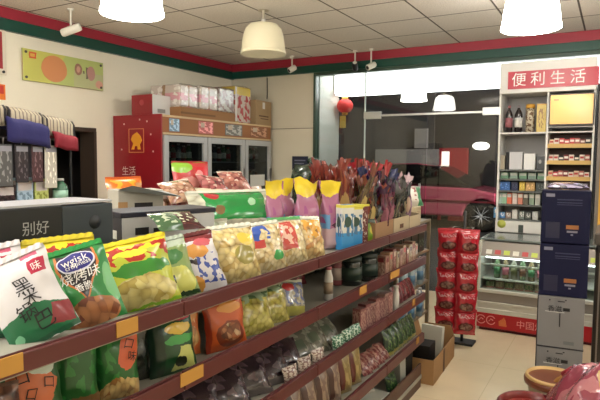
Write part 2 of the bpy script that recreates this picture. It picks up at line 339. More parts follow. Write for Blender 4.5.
def spotcam(px, py, z, lab, yaw, tilt, body=(WHITE, DARK), L_=.13, r=.035, name='security_camera', cat='camera'):
    p = atz(px, py, z) if z else aty(px, py, 6.0); z = p.z
    t = thing(name, lab, cat, p)
    MB().lathe([(.028, ZC-z), (.028, ZC-z-.012), (.009, ZC-z-.016), (.009, .02)], 12).build('mount_stem', WHITE, t)
    q = Euler((tilt, 0, yaw)).to_matrix().to_euler()
    MB().lathe([(0, -L_/2), (r*.9, -L_/2), (r, -L_*.3), (r, L_*.42), (r*.8, L_*.5)], 16).build('housing', body[0], t, rot=q)
    MB().lathe([(r*.78, L_*.47), (r*.6, L_*.515), (0, L_*.52)], 16).build('lens', body[1], t, rot=q)
spotcam(71, 30, 2.6, 'white security camera hanging before the green trim over the wall sign', R(-60), R(110), L_=.17)
spotcam(292, 69, 2.62, 'small white spot lamp under the trim above the navy wall notice', R(-30), R(120), name='spot_lamp', cat='lamp', L_=.1)
spotcam(355, 66, 0, 'black faced spot lamp above the glass edge', R(20), R(55), (DARK, WHITE), L_=.11, name='spot_lamp', cat='lamp')
spotcam(371, 66, 0, 'white spot lamp with black lens beside the lamp over the glass edge', R(-25), R(115), L_=.12, name='spot_lamp', cat='lamp')
# ------------------------------------------------------------------ bags
def pouch_fn(w, h, t, seed=0, lump=0, seal=.07, freq=9, taper=.05, slump=.12):
    def f(u, v, side):
        vv = min(1, max(0, (v-seal*.6)/(1-seal*1.5)))
        bu = max(0, 1-abs(2*u-1)**2.4)**.6; bv = max(0, 1-abs(2*vv-1)**2.6)**.6
        wd = w*(1-taper*sin(pi*vv))
        x = (u-.5)*wd; z = v*h
        y = t/2*bu*bv*(1+slump-2*slump*vv)
        n = noise.noise(Vector((x*freq*3+seed*7.3, z*freq*3+side*5, seed*3.1)))
        y += (t*.10+lump)*n*min(1, bu*1.6)*min(1, bv*1.8)
        if lump: y += lump*.8*noise.noise(Vector((x*95+seed, z*95, side*9)))*min(1, bu*1.6)*min(1, bv*1.8)
        x += .006*noise.noise(Vector((z*22, seed*4.7, u*2)))
        z += .005*noise.noise(Vector((x*25, seed*9.1, 3)))*(1 if v > .5 else .3)
        return x, (-y if side == 0 else y), z
    return f
def pouch_mesh(name, w, h, t, mats, parent=None, seed=0, nu=14, nv=18, lump=0, texts=(), slump=.12, seal=.07, taper=.05):
    f = pouch_fn(w, h, t, seed, lump, seal, taper=taper, slump=slump); b = MB()
    for side in (0, 1):
        o = len(b.v)
        for j in range(nv+1):
            for i in range(nu+1): b.v.append(f(i/nu, j/nv, side))
        for j in range(nv):
            for i in range(nu):
                q = [o+j*(nu+1)+i, o+j*(nu+1)+i+1, o+(j+1)*(nu+1)+i+1, o+(j+1)*(nu+1)+i]
                uv = [(i/nu, j/nv), ((i+1)/nu, j/nv), ((i+1)/nu, (j+1)/nv), (i/nu, (j+1)/nv)]
                if side: q = q[::-1]; uv = [(1-a, c) for a, c in uv[::-1]]
                b.face(q, 0, uv, True)
    for st, u, v, size, mi, rot in texts:
        def fun(x, y, u=u, v=v, rot=rot):
            xx = x*cos(rot)-y*sin(rot); yy = x*sin(rot)+y*cos(rot)
            p = f(min(.98, max(.02, u+xx/w)), min(.98, max(.02, v+yy/h)), 0); return (p[0], p[1]-.005, p[2])
        b.text(st, size, mi, (0, 0, 0), fun=fun)
    return b.build(name, mats, parent)
def crimp(w, h, mats, parent, name='top_seal', z=0):
    b = MB(); n = 18
    for i in range(n+1):
        x = (i/n-.5)*w; b.v += [(x, -.002-.0015*(i % 2), z), (x, -.002+.0015*(i % 2), z+h-(0 if i % 2 else h*.18))]
    for i in range(n): b.face((2*i, 2*i+2, 2*i+3, 2*i+1), 0, [(0, 0), (1, 0), (1, 1), (0, 1)])
    o = b.build(name, mats, parent); md = o.modifiers.new('thick', 'SOLIDIFY'); md.thickness = .0015; return o
def pose(o, x, y, z, face=78, lean=14, roll=0):
    """face: 90 looks straight into the aisle, smaller turns towards the shop entrance of the aisle; lean: top goes back"""
    o.location = (x, y, z); o.rotation_euler = Euler((R(-lean), R(roll), R(face)), 'XYZ'); return o
SEEDN = [0]
def bag(name, label, cat, w, h, t, mats, at, face=78, lean=14, roll=0, group=None, seal=None, lump=0, texts=(), nu=14, nv=18, slump=.12):
    SEEDN[0] += 1
    o = pouch_mesh(name, w, h, t, mats if isinstance(mats, list) else [mats], None, SEEDN[0], nu, nv, lump, texts, slump)
    tag(o, label, cat, group); pose(o, *at, face, lean, roll)
    if seal is not None: crimp(w*.96, h*.07, seal, o, z=h*.955)
    return o
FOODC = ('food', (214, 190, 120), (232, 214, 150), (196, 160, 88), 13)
a_rice = art('print_rice_crust', (214, 212, 216), [('poly', [(0, 0), (1, 0), (1, .30), (.55, .42), (0, .30)], (22, 104, 66)), ('poly', [(.62, .12), (.98, .06), (1, .3), (.75, .34)], (132, 36, 44)),
    ('rect', .68, .70, .93, .86, (176, 30, 66)), ('rect', .60, .90, .86, .955, (196, 90, 120)), ('rect', 0, .0, 1, .05, (16, 84, 54)), ('ell', .14, .86, .022, .016, (60, 60, 84)), ('ell', .2, .76, .02, .015, (60, 60, 84)), ('ell', .16, .1, .07, .05, (120, 190, 150))], .32, .06)
bag('snack_bag', 'white and green rice crust bag with big black lettering, front of top shelf', 'snack bag', .162, .222, .045, [a_rice, INK, WTXT], (-1.155, .83, 1.073), 60, 24, -22, 'bags along the top shelf front',
    mat('seal_white', (222, 220, 224), .35), texts=[('黑', .50, .62, .045, 1, .1), ('米', .56, .48, .042, 1, .1), ('锅', .40, .34, .045, 1, .1), ('巴', .58, .20, .048, 1, .1), ('味', .80, .77, .026, 2, .1)])
bag('snack_bag', 'white bag half hidden behind the white and green rice crust bag', 'snack bag', .168, .222, .04, [a_rice, INK], (-1.26, .79, 1.073), 62, 20, -10, 'bags along the top shelf front', mat('seal_white', (222, 220, 224), .35))
a_bbq = art('print_green_grill', (44, 130, 66), [('poly', [(.22, 1), (.16, .72), (.5, .30), (.84, .72), (.80, 1)], (200, 120, 62)), ('poly', [(.26, 1), (.20, .74), (.5, .33), (.80, .74), (.76, 1)], (42, 40, 44)),
    ('ell', .5, .80, .30, .125, (210, 212, 226)), ('ell', .5, .805, .275, .108, (44, 44, 130)), ('ell', .52, .14, .42, .2, ('food', (150, 92, 56), (188, 128, 84), (112, 52, 36), 7)), ('rect', 0, .93, 1, 1, (30, 120, 56)), ('ell', .08, .5, .14, .3, (110, 180, 120)), ('ell', .93, .45, .1, .25, (110, 180, 120))], .28, .05)
bag('snack_bag', 'green bag with a blue oval emblem and brown grilled chips', 'snack bag', .165, .212, .06, [a_bbq, WTXT], (-1.15, .965, 1.073), 60, 20, -14, 'bags along the top shelf front', mat('seal_green', (40, 150, 70), .3),
    texts=[('烧烤味', .5, .62, .034, 1, .02), ('香脆', .5, .48, .024, 1, 0), ('wgisk', .48, .835, .03, 1, .1), ('crispness', .51, .77, .018, 1, .1)])
a_yel = art('print_yellow_green', (176, 184, 56), [('rect', 0, .80, 1, 1, (226, 206, 40)), ('blot', .3, .64, 1, .9, 6, .5, (166, 44, 30)), ('ell', .55, .76, .2, .06, (232, 214, 60)), ('ell', .62, .52, .36, .11, (52, 130, 44)), ('poly', [(0, 0), (.2, 0), (.05, .8), (0, .8)], (30, 120, 60)), ('ell', .6, .2, .38, .22, ('food', (196, 180, 96), (216, 206, 140), (170, 150, 70), 8)), ('rect', .0, 0, 1, .04, (120, 170, 40))], .26, .14)
bag('snack_bag', 'large yellow and lime bag with red lettering beside the green grilled chips bag', 'snack bag', .25, .21, .1, a_yel, (-1.16, 1.125, 1.073), 56, 26, -10, 'bags along the top shelf front', mat('seal_yellow', (222, 206, 50), .3))
bag('snack_bag', 'yellow topped bag peeking out between the green bag and the dark box', 'snack bag', .19, .22, .05, a_yel, (-1.275, .98, 1.073), 60, 18, -4, 'bags along the top shelf front', mat('seal_yellow', (222, 206, 50), .3))
a_yg2 = art('print_clear_green', (134, 158, 96), [('rect', 0, .82, 1, 1, (176, 190, 170)), ('ell', .45, .66, .4, .14, (70, 126, 70)), ('ell', .6, .24, .36, .24, (206, 208, 110)), ('ell', .42, .27, .12, .1, (22, 26, 18)), ('rect', 0, 0, 1, .07, (30, 60, 30))], .22, .12)
bag('snack_bag', 'clear green bag with pale yellow print and a dark patch, beside the large yellow bag', 'snack bag', .16, .195, .065, a_yg2, (-1.155, 1.275, 1.073), 62, 24, -9, 'bags along the top shelf front', mat('seal_clear', (178, 190, 176), .25))
a_wb = art('print_white_blue', (206, 204, 210), [('rect', 0, .84, 1, 1, (120, 36, 40)), ('blot', .45, .1, 1, .6, 7, .52, (66, 84, 160)), ('ell', .55, .66, .25, .13, (206, 146, 70)), ('ell', .2, .1, .36, .16, (198, 140, 54)), ('poly', [(.05, .62), (.12, .52), (.5, .42), (.46, .52)], (34, 26, 30)), ('ell', .72, .8, .18, .08, (196, 90, 100))], .26, .12)
bag('snack_bag', 'white bag with blue print and orange snacks near the shelf joint', 'snack bag', .17, .2, .075, a_wb, (-1.15, 1.395, 1.073), 60, 26, -8, 'bags along the top shelf front', mat('seal_brown', (96, 34, 36), .3))
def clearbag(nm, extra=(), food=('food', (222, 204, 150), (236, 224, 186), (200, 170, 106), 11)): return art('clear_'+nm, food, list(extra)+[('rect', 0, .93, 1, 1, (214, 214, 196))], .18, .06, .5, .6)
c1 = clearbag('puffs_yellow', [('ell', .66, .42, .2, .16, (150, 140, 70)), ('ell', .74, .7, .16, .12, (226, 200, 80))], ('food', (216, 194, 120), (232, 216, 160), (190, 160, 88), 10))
bag('snack_bag', 'clear bag of pale yellow puffs with no print, beside the white and blue bag', 'snack bag', .21, .205, .11, c1, (-1.145, 1.565, 1.073), 62, 20, -3, 'bags along the top shelf front', mat('seal_film', (222, 224, 210), .2), lump=.004)
c2 = clearbag('blue_logo', [('blot', .1, .62, .62, .95, 5, .42, (44, 84, 176)), ('rect', .16, .46, .5, .62, (190, 60, 56)), ('ell', .75, .28, .13, .1, (60, 160, 84))])
bag('snack_bag', 'clear puffs bag with blue print and a small red label', 'snack bag', .20, .195, .1, c2, (-1.145, 1.765, 1.073), 64, 20, -4, 'bags along the top shelf front', mat('seal_film', (222, 224, 210), .2), lump=.004)
c3 = clearbag('red_label', [('rect', .14, .3, .62, .9, (188, 74, 66)), ('blot', .2, .4, .56, .85, 8, .5, (232, 190, 170))])
bag('snack_bag', 'clear puffs bag with a tall red label', 'snack bag', .17, .2, .09, c3, (-1.14, 1.945, 1.073), 64, 20, 0, 'bags along the top shelf front', mat('seal_gr', (90, 170, 100), .3), lump=.004)
c4 = clearbag('orange_rings', [('blot', .3, .45, .9, .92, 6, .48, (216, 160, 66))], ('food', (220, 190, 130), (238, 216, 160), (200, 140, 80), 9))
bag('snack_bag', 'clear bag of puffs with orange and yellow pieces, before the tall pink packs', 'snack bag', .17, .19, .09, c4, (-1.14, 2.105, 1.073), 66, 20, 3, 'bags along the top shelf front', mat('seal_film', (222, 224, 210), .2), lump=.004)
# tall pink packs with yellow twisted tops
a_pink = art('print_pink_tall', (160, 100, 130), [('rect', 0, .8, 1, 1, (226, 200, 40)), ('poly', [(0, .66), (.5, .74), (1, .68), (1, .82), (0, .82)], (222, 196, 44)), ('rect', 0, .0, 1, .3, (196, 164, 168)), ('poly', [(.3, .34), (.7, .28), (.62, .40)], (70, 26, 50)), ('rect', .0, .3, .26, .5, (96, 150, 196)), ('blot', 0, .38, 1, .64, 4, .56, (148, 74, 128))], .28, .05)
def tallpack(label, at, w, h, face):
    SEEDN[0] += 1; sd = SEEDN[0]; b = MB(); n = 16; prof = []
    for j in range(17):
        v = j/16; s = 1 if v < .66 else (1-.10*sin(min(1, (v-.66)/.2)*pi)+.16*max(0, (v-.8)/.2)); th = .042*(min(1, v/.06) if v < .06 else (1 if v < .55 else max(.06, 1-(v-.55)/.24)))
        for i in range(n):
            a = 2*pi*i/n; x = w/2*s*(1 if abs(cos(a)) > .98 else abs(cos(a))**.6)*(1 if cos(a) > 0 else -1); y = th*.9*(abs(sin(a))**.7)*(1 if sin(a) > 0 else -1)
            y += .008*noise.noise(Vector((x*30, v*9, sd))); b.v.append((x+(v>.7)*.012*noise.noise(Vector((x*20, v*5, sd+4))), y+(v>.7)*.03*noise.noise(Vector((x*26, v*2, sd))), v*h+(.035*noise.noise(Vector((x*14, sd*3, 2))) if v > .95 else 0)))
    for j in range(16):
        for i in range(n):
            k = (i+1) % n; x0, x1 = b.v[j*n+i][0]/w+.5, b.v[j*n+k][0]/w+.5
            b.face((j*n+i, j*n+k, (j+1)*n+k, (j+1)*n+i), 0, [(x0, j/16), (x1, j/16), (x1, (j+1)/16), (x0, (j+1)/16)], True)
    b.face(list(range(n))[::-1], 0)
    o = b.build('tall_snack_pack', a_pink); tag(o, label, 'snack pack', 'tall pink packs with yellow tops'); pose(o, *at, face, 2, 0)
tallpack('tall pink pack with flared yellow top, first of four from the bags end', (-1.36, 2.16, 1.073), .085, .335, 60)
tallpack('tall pink pack with flared yellow top, second of four from the bags end', (-1.37, 2.28, 1.073), .085, .345, 55)
tallpack('tall pink pack with wide flared yellow top, third of four from the bags end', (-1.26, 2.29, 1.073), .12, .34, 58)
tallpack('tall pink pack with flared yellow top, beside the blue and white carton', (-1.2, 2.42, 1.073), .1, .335, 58)
# small cartons after the packs
def carton(name, label, cat, dims, at, mats, rot=0, group=None, tape=False, tilt=(0, 0), bevel=.003):
    w, d, h = dims; t = MB(); t.box(-w/2, w/2, -d/2, d/2, 0, h, 0, mats[1] if len(mats) > 1 and isinstance(mats[1], (list, tuple)) else None)
    ml = mats[0] if isinstance(mats[0], list) else [mats[0]]
    o = t.build(name, ml, None, at, (tilt[0], tilt[1], R(rot)), bevel=bevel); tag(o, label, cat, group)
    return o
a_bc = art('print_blue_carton', (206, 206, 200), [('rect', 0, .0, 1, .38, (50, 140, 200)), ('blot', .05, .3, .95, .8, 4, .5, (60, 110, 150)), ('ell', .5, .62, .28, .12, (40, 70, 60)), ('rect', 0, .93, 1, 1, (214, 206, 80))], .4, 0, 0)
o = carton('snack_carton', 'small upright carton with blue and white pictures beside the tall pink packs', 'carton', (.075, .05, .22), (-1.13, 2.43, 1.072), [[a_bc]], 62)
o = carton('snack_carton', 'narrow white and blue picture carton with a yellow lid', 'carton', (.09, .06, .2), (-1.15, 2.56, 1.072), [[a_bc]], 62)
MB().box(-.05, .05, -.035, .035, .195, .21).build('lid', mat('lid_yellow', (206, 200, 70), .5), o, bevel=.003)
a_br = art('print_brown_dots', (96, 30, 32), [('blot', .1, .05, .9, .9, 9, .6, (216, 200, 190))], .4, 0, 0)
o = carton('snack_carton', 'narrow dark red carton with pale dots beside the yellow lidded carton', 'carton', (.06, .06, .2), (-1.15, 2.66, 1.072), [[a_br]], 66)
MB().box(-.034, .034, -.034, .034, .195, .206).build('lid', mat('lid_yellow', (206, 200, 70), .5), o, bevel=.003)
bag('snack_bag', 'small green and yellow pack beside the narrow dark red carton', 'snack bag', .08, .12, .03, art('print_lime', (120, 160, 40), [('ell', .5, .5, .3, .2, (206, 190, 70)), ('rect', 0, .8, 1, 1, (40, 60, 30))], .3), (-1.12, 2.76, 1.073), 70, 10, 0)
# ------------------------------------------------------------------ gondola
LIP = mat('lip_brown', (84, 32, 32), .38, bump=.05); BOARD = mat('shelf_board', (150, 148, 136), .5, var=.1); BASEG = mat('base_kick', (86, 60, 48), .6)
G0, G1, XF, XS, XBK = .3, 3.55, -1.06, -1.52, -1.98
g = thing('gondola_shelf', 'long double sided shop shelf with dark red brown price rails down the aisle', 'shelf', (XS, (G0+G1)/2, 0))
def rel(b_, nm, mt, **k): return b_.build(nm, mt, g, (-XS, -(G0+G1)/2, 0), **k)
BAYS = [.3, 1.2, 2.03, 2.86, 3.55]
for zt, l0, l1 in ((1.07, 1.052, 1.094), (.85, .832, .884), (.62, .592, .642), (.345, .315, .372)):
    for i in range(4):
        a, c = BAYS[i]+.003, BAYS[i+1]-.003
        rel(MB().box(XS+.012, XF-.013, a, c, zt-.025, zt), 'shelf_board', BOARD)
        rel(MB().box(XF-.012, XF, a, c, l0, l1).box(XF-.016, XF-.012, a, c, l1-.012, l1+.004), 'price_rail', LIP, bevel=.004)
        rel(MB().box(XBK+.013, XS-.012, a, c, zt-.025, zt), 'shelf_board', BOARD)
        rel(MB().box(XBK, XBK+.012, a, c, l0, l1), 'price_rail', LIP, bevel=.004)
rel(MB().box(XS+.012, XF-.013, G0, G1, .06, .085), 'base_board', BOARD); rel(MB().box(XF-.03, XF-.018, G0, G1, 0, .16), 'base_kick', BASEG)
rel(MB().box(XBK, XS-.012, G0, G1, .06, .085), 'base_board', BOARD); rel(MB().box(XBK+.018, XBK+.03, G0, G1, 0, .08), 'base_kick', BASEG)
for i in range(4): rel(MB().box(XS-.008, XS+.008, BAYS[i]+.02, BAYS[i+1]-.02, .02, 1.05), 'back_panel', BOARD)
for y in BAYS: rel(MB().box(XS-.02, XS+.02, y-.019, y+.019, 0, 1.05), 'upright', mat('upright', (96, 88, 80), .5))
PTAG = mat('price_card', (184, 136, 58), .6)
for y, z, l in ((.985, 1.077, .07), (.62, 1.078, .16), (1.23, .868, .1), (2.95, .868, .14), (2.5, .868, .08), (3.3, .63, .05), (3.4, .36, .05)):
    rel(MB().box(XF, XF+.003, y-l/2, y+l/2, z-.019, z+.02), 'price_card', PTAG)
# ------------------------------------------------------------------ middle row of boxes on the top shelf
a_nav = mat('box_navy', (11, 16, 20), .4); a_nav2 = mat('box_slate', (44, 55, 63), .4); a_top = mat('box_top', (176, 178, 184), .35)
t = thing('gift_box', 'long dark navy gift box with white characters behind the front bags', 'box', (-1.5, .985, 1.07), (0, 0, R(90-2)))
MB().box(-.3, .085, -.09, .11, 0, .295).build('sleeve', a_nav, t, bevel=.004)
MB().box(.085, .27, -.088, .108, 0, .291).build('slate_panel', a_nav2, t, bevel=.004)
MB().box(-.295, .268, -.085, .105, .295, .301).build('lid_film', a_top, t)
MB().text('别好', .042, 0, (.0, -.0915, .235)).box(-.045, .045, -.0915, -.091, .203, .206).build('lettering', mat('silver_print', (168, 170, 170), .5), t)
MB().lathe([(0, -.002), (.022, -.002), (.022, 0), (0, 0)], 16).build('round_emblem', mat('dim_emblem', (34, 40, 46), .4), t, (.2, -.089, .235), (pi/2, 0, 0))
t = thing('gift_box', 'white fronted gift box with navy lid and end, by the green clear pack', 'box', (-1.50, 1.56, 1.07), (0, 0, R(72)))
MB().box(-.19, .19, -.09, .09, 0, .228, 0, [0, 1, 1, 1, 1, 1]).build('carton_body', [mat('box_white', (196, 198, 200), .45), mat('box_midnight', (24, 26, 44), .4)], t, bevel=.003)
MB().box(-.194, .194, -.094, .094, .228, .246).build('lid', mat('box_midnight', (24, 26, 44), .4), t, bevel=.003)
MB().box(-.14, -.09, -.0935, -.09, .165, .19).box(-.07, .03, -.0935, -.09, .17, .185).box(-.1908, -.19, -.05, .05, .15, .18, 1).build('lettering', [INK, WTXT], t)
# white tilted box behind and bags at its foot
t = thing('display_box', 'pale grey tilted carton with a folded lid behind the white fronted gift box', 'box', (-1.83, 1.76, 1.07), (0, 0, R(66)))
MB().box(-.10, .10, -.07, .07, 0, .3).build('carton_body', mat('carton_pale', (176, 172, 160), .6), t, bevel=.003)
MB().quad([(-.10, -.07, .3), (.10, -.07, .29), (.14, -.17, .27), (-.07, -.16, .32)]).quad([(-.10, -.07, .303), (-.07, -.16, .323), (.14, -.17, .273), (.10, -.07, .293)]).build('flap', mat('carton_pale2', (150, 156, 158), .5), t)
MB().box(-.03, .05, -.0715, -.07, .22, .245).box(-.1, -.06, -.0715, -.07, .18, .25, 1).build('lettering', [INK, KRAFT], t)
# big clear packs with a green header lying over the middle row
a_gh = art('print_green_header', ('food', (206, 206, 184), (220, 220, 206), (186, 190, 160), 8), [('rect', .14, .2, .86, .98, (18, 140, 62)), ('rect', .86, 0, 1, 1, (204, 206, 190)), ('ell', .25, .86, .08, .13, (168, 32, 40)), ('ell', .28, .45, .05, .12, (120, 90, 50)), ('ell', .68, .62, .05, .1, (170, 220, 180))], .15, .04, .5, .8)
o = bag('snack_bag', 'large clear pack with a wide bright green label, over the bags and boxes', 'snack bag', .44, .19, .1, a_gh, (-1.45, 2.0, 1.19), 66, 26, 0, None, mat('seal_film', (222, 224, 210), .2))
a_cl = clearbag('white_milky', [], ('food', (208, 206, 190), (222, 222, 212), (190, 192, 170), 7))
bag('snack_bag', 'milky clear pack lying behind the bag with a tall red label', 'snack bag', .24, .19, .08, a_cl, (-1.36, 2.38, 1.073), 72, 34, 0, None, mat('seal_gr', (90, 170, 100), .3))
bag('snack_bag', 'clear crinkled pack standing between the gift box and the green labelled pack', 'snack bag', .15, .2, .08, clearbag('greenish', [], ('food', (176, 190, 160), (200, 208, 186), (160, 170, 140), 6)), (-1.35, 1.72, 1.073), 66, 16)
bag('snack_bag', 'flat dark green and brown pack lying across the tops of the front bags', 'snack bag', .17, .13, .035, art('print_dark_flat', (58, 92, 56), [('rect', .5, 0, 1, 1, (70, 24, 26)), ('blot', 0, .2, 1, .8, 6, .55, (176, 190, 160))], .25), (-1.27, 1.44, 1.262), 70, 66)
# back row: long white bag, meat snacks, red-green pack, orange pack
bag('snack_bag', 'long cream pouch lying on the heap above the green labelled pack', 'snack bag', .4, .13, .06, art('print_cream_long', (214, 204, 178), [('blot', .5, .3, 1, .8, 6, .55, (200, 130, 120)), ('rect', .9, 0, 1, 1, (110, 170, 110))], .25, .05), (-1.72, 2.28, 1.27), 72, 52, 4)
a_meat = [art('meat_%d' % k, ('food', *c), [('rect', 0, .9, 1, 1, (206, 186, 170)), ('blot', .1, .1, .9, .85, 5, .6, (216, 190, 176))], .18, .08, .5, .7) for k, c in enumerate((((160, 84, 80), (196, 130, 116), (130, 56, 60), 6), ((186, 130, 100), (206, 170, 140), (150, 90, 76), 7), ((150, 70, 74), (190, 110, 110), (110, 46, 54), 5)))]
mp = [(-1.9, 1.86), (-1.86, 1.97), (-1.92, 2.06), (-1.86, 2.16), (-1.93, 2.24), (-1.87, 2.34), (-1.92, 2.44), (-1.86, 2.54), (-1.92, 2.64), (-1.87, 2.76), (-1.92, 2.88)]
for i, (x, y) in enumerate(mp):
    bag('meat_snack_pouch', f'clear pinkish meat snack pouch, {ORD[i]} along the back row behind the green labelled pack', 'snack pouch', .15, .25+.04*((i*7) % 3)/2, .06, a_meat[i % 3], (x, y, 1.073), 62+((i*13) % 20), 10+((i*5) % 12), (i*17) % 13-6, 'meat snack pouches in the back row', nu=10, nv=12)
for i, (x, y, z) in enumerate(((-1.78, 2.28, 1.32), (-1.8, 2.5, 1.34), (-1.8, 2.06, 1.3))):
    bag('meat_snack_pouch', f'clear pinkish meat pouch lying on the back row heap, {ORD[i]} of three', 'snack pouch', .17, .15, .05, a_meat[(i+2) % 3], (x, y, z), 70, 50, 8-8*i, 'meat snack pouches in the back row', nu=10, nv=12)
bag('snack_bag', 'red and lime green pack standing highest on the meat snack heap', 'snack bag', .2, .17, .05, art('print_red_lime', (190, 60, 60), [('ell', .25, .8, .3, .18, (140, 190, 60)), ('rect', .62, .35, 1, .8, (200, 34, 50)), ('ell', .4, .3, .3, .2, (206, 130, 120)), ('ell', .72, .6, .1, .1, (226, 150, 150))], .3, .08), (-1.93, 2.25, 1.325), 58, 12)
bag('snack_bag', 'bright orange bag behind the pale tilted carton', 'snack bag', .17, .19, .07, art('print_orange', (224, 110, 30), [('blot', 0, .2, 1, .9, 5, .52, (240, 160, 40)), ('rect', .8, 0, 1, .8, (206, 150, 90))], .3, .08), (-1.95, 1.83, 1.24), 66, 20)
bag('snack_bag', 'flat yellow packet lying before the fridge row beside the tall pink packs', 'snack bag', .13, .1, .03, art('print_yellow_flat', (206, 196, 50), [('ell', .5, .5, .25, .25, (90, 140, 50))], .3), (-1.72, 2.72, 1.2), 70, 55)
bag('snack_bag', 'dim beige pack lying under the flat yellow packet', 'snack bag', .2, .14, .08, clearbag('beige', [], ('food', (170, 160, 130), (190, 180, 150), (140, 130, 100), 6)), (-1.65, 2.68, 1.073), 72, 20)
# ------------------------------------------------------------------ foil snack sticks in kraft display trays
STK = {}
def sticks(nm, cols): return art('stick_'+nm, cols[0], [('blot', 0, 0, 1, 1, 5, .5, cols[1]), ('rect', 0, .86, 1, 1, cols[2]), ('ell', .5, .45, .35, .16, cols[3])], .22, .12, .4, .5)
SA = [sticks('red', ((120, 26, 30), (160, 70, 50), (132, 52, 44), (180, 146, 96))), sticks('orange', ((128, 62, 38), (96, 28, 30), (130, 56, 46), (170, 136, 86))), sticks('olive', ((96, 80, 50), (60, 36, 32), (120, 66, 54), (170, 150, 90))),
      sticks('plum', ((70, 24, 50), (110, 44, 74), (60, 26, 60), (150, 90, 110))), sticks('night', ((30, 32, 66), (18, 18, 30), (30, 40, 90), (90, 70, 90))), sticks('maroon', ((84, 22, 34), (40, 20, 24), (100, 40, 50), (150, 110, 90))),
      sticks('crimson', ((150, 26, 40), (190, 80, 80), (170, 40, 50), (240, 200, 190))), sticks('mauve', ((140, 110, 130), (90, 60, 80), (206, 180, 190), (170, 140, 120))), sticks('slate', ((50, 54, 56), (30, 40, 36), (80, 80, 84), (120, 110, 90)))]
def stick(kind, x, y, z, h, lx, ly, yaw, label, grp):
    key = (kind, round(h, 2), random.randrange(3))
    if key in STK:
        o = STK[key].copy(); COL.objects.link(o)
    else:
        SEEDN[0] += 1; sd = SEEDN[0]; b = MB(); nu, nv = 6, 12; w = .066
        for side in (0, 1):
            o_ = len(b.v)
            for j in range(nv+1):
                v = j/nv; ww = w*(.75+.25*sin(pi*min(1, v/.7)) if v < .76 else (.74-.2*sin((v-.76)/.24*pi)+.3*max(0, (v-.84)/.16)))
                for i in range(nu+1):
                    u = i/nu; y_ = .013*(1-(2*u-1)**2)*(sin(pi*min(1, v/.8)) if v < .8 else .12)
                    b.v.append(((u-.5)*ww+.022*noise.noise(Vector((v*4, sd*2.3, 7))), (-y_ if side == 0 else y_)+.026*noise.noise(Vector((u*3, v*6, sd)))*(v > .1), v*h+.04*noise.noise(Vector((u*3, sd, 1)))*(v > .9)))
            for j in range(nv):
                for i in range(nu):
                    q = [o_+j*(nu+1)+i, o_+j*(nu+1)+i+1, o_+(j+1)*(nu+1)+i+1, o_+(j+1)*(nu+1)+i]; uv = [(i/nu, j/nv), ((i+1)/nu, j/nv), ((i+1)/nu, (j+1)/nv), (i/nu, (j+1)/nv)]
                    b.face(q[::-1] if side else q, 0, uv[::-1] if side else uv, True)
        o = b.build('snack_stick', SA[kind]); STK[key] = o
    tag(o, label, 'snack stick', grp); o.location = (x, y, z); o.rotation_euler = (ly, lx, yaw); return o
KT = mat('kraft_tray', (150, 116, 84), .8, var=.12); KT2 = mat('kraft_tray_pale', (176, 160, 132), .8, var=.1)
def tray(label, y0, y1, hh, mt, mark):
    x0, x1 = -1.46, -1.10; t = thing('display_tray', label, 'tray', ((x0+x1)/2, (y0+y1)/2, 1.07), group='kraft trays of snack sticks')
    dx, dy = (x1-x0)/2, (y1-y0)/2
    MB().box(-dx, dx, -dy, dy, 0, .006).build('base', mt, t)
    MB().box(dx-.005, dx, -dy, dy, .006, hh).build('front_wall', mt, t); MB().box(-dx, -dx+.005, -dy, dy, .006, hh+.08).build('rear_wall', mt, t)
    for s in (-1, 1): MB().prism([(-dx+.005, .006), (dx-.005, .006), (dx-.005, hh), (-dx+.005, hh+.06)], s*dy-(.005 if s > 0 else 0), s*dy+(0 if s > 0 else .005)).build('end_wall', mt, t)
    if mark: MB().box(dx, dx+.0015, -.03, .03, hh*.35, hh*.6).build('printed_mark', mat('dim_print', (90, 62, 44), .8), t)
tray('brown kraft tray of tall red and orange snack sticks', 2.75, 3.02, .10, KT, False)
tray('brown kraft tray with a dark mark, holding dark foil sticks', 3.03, 3.30, .10, KT2, True)
tray('pale kraft tray at the shelf end holding pale pink sticks', 3.31, 3.53, .09, KT2, False)
def bunch(n, kinds, x0, x1, y0, y1, h0, h1, label, grp, z=1.073):
    for i in range(n):
        k = kinds[i % len(kinds)]; h = h0+(h1-h0)*random.choice((0, .33, .66, 1))
        stick(k, random.uniform(x0, x1), random.uniform(y0, y1), z, h, random.uniform(-.2, .32), random.uniform(-.22, .25), R(75)+random.uniform(-.9, .6), label[k] if isinstance(label, dict) else label, grp)
G_ = 'foil snack sticks crowded in the kraft trays'
L1 = {0: 'red foil snack stick in the tall bunch beside the yellow topped packs', 1: 'orange foil snack stick in the tall bunch beside the yellow topped packs', 2: 'olive gold snack stick in the tall bunch beside the yellow topped packs'}
bunch(24, (0, 1, 2, 0, 1), -1.44, -1.2, 2.6, 2.88, .36, .44, L1, G_)
bunch(12, (2, 1, 0, 2), -1.24, -1.14, 2.76, 2.95, .24, .34, L1, G_)
L2 = {3: 'plum foil snack stick in the dark middle bunch', 4: 'midnight blue foil snack stick in the dark middle bunch', 5: 'maroon foil snack stick in the dark middle bunch', 8: 'dark slate foil snack stick in the dark middle bunch'}
bunch(22, (4, 3, 4, 5), -1.4, -1.16, 2.9, 3.15, .32, .40, L2, G_)
bunch(18, (3, 5, 3, 8), -1.2, -1.13, 2.86, 3.1, .24, .32, L2, G_)
bunch(22, (8, 5, 3, 8), -1.36, -1.13, 3.06, 3.32, .24, .33, L2, G_)
bunch(14, (6, 6), -1.46, -1.34, 3.06, 3.32, .38, .45, 'crimson foil snack stick rising above the dark middle bunch', G_)
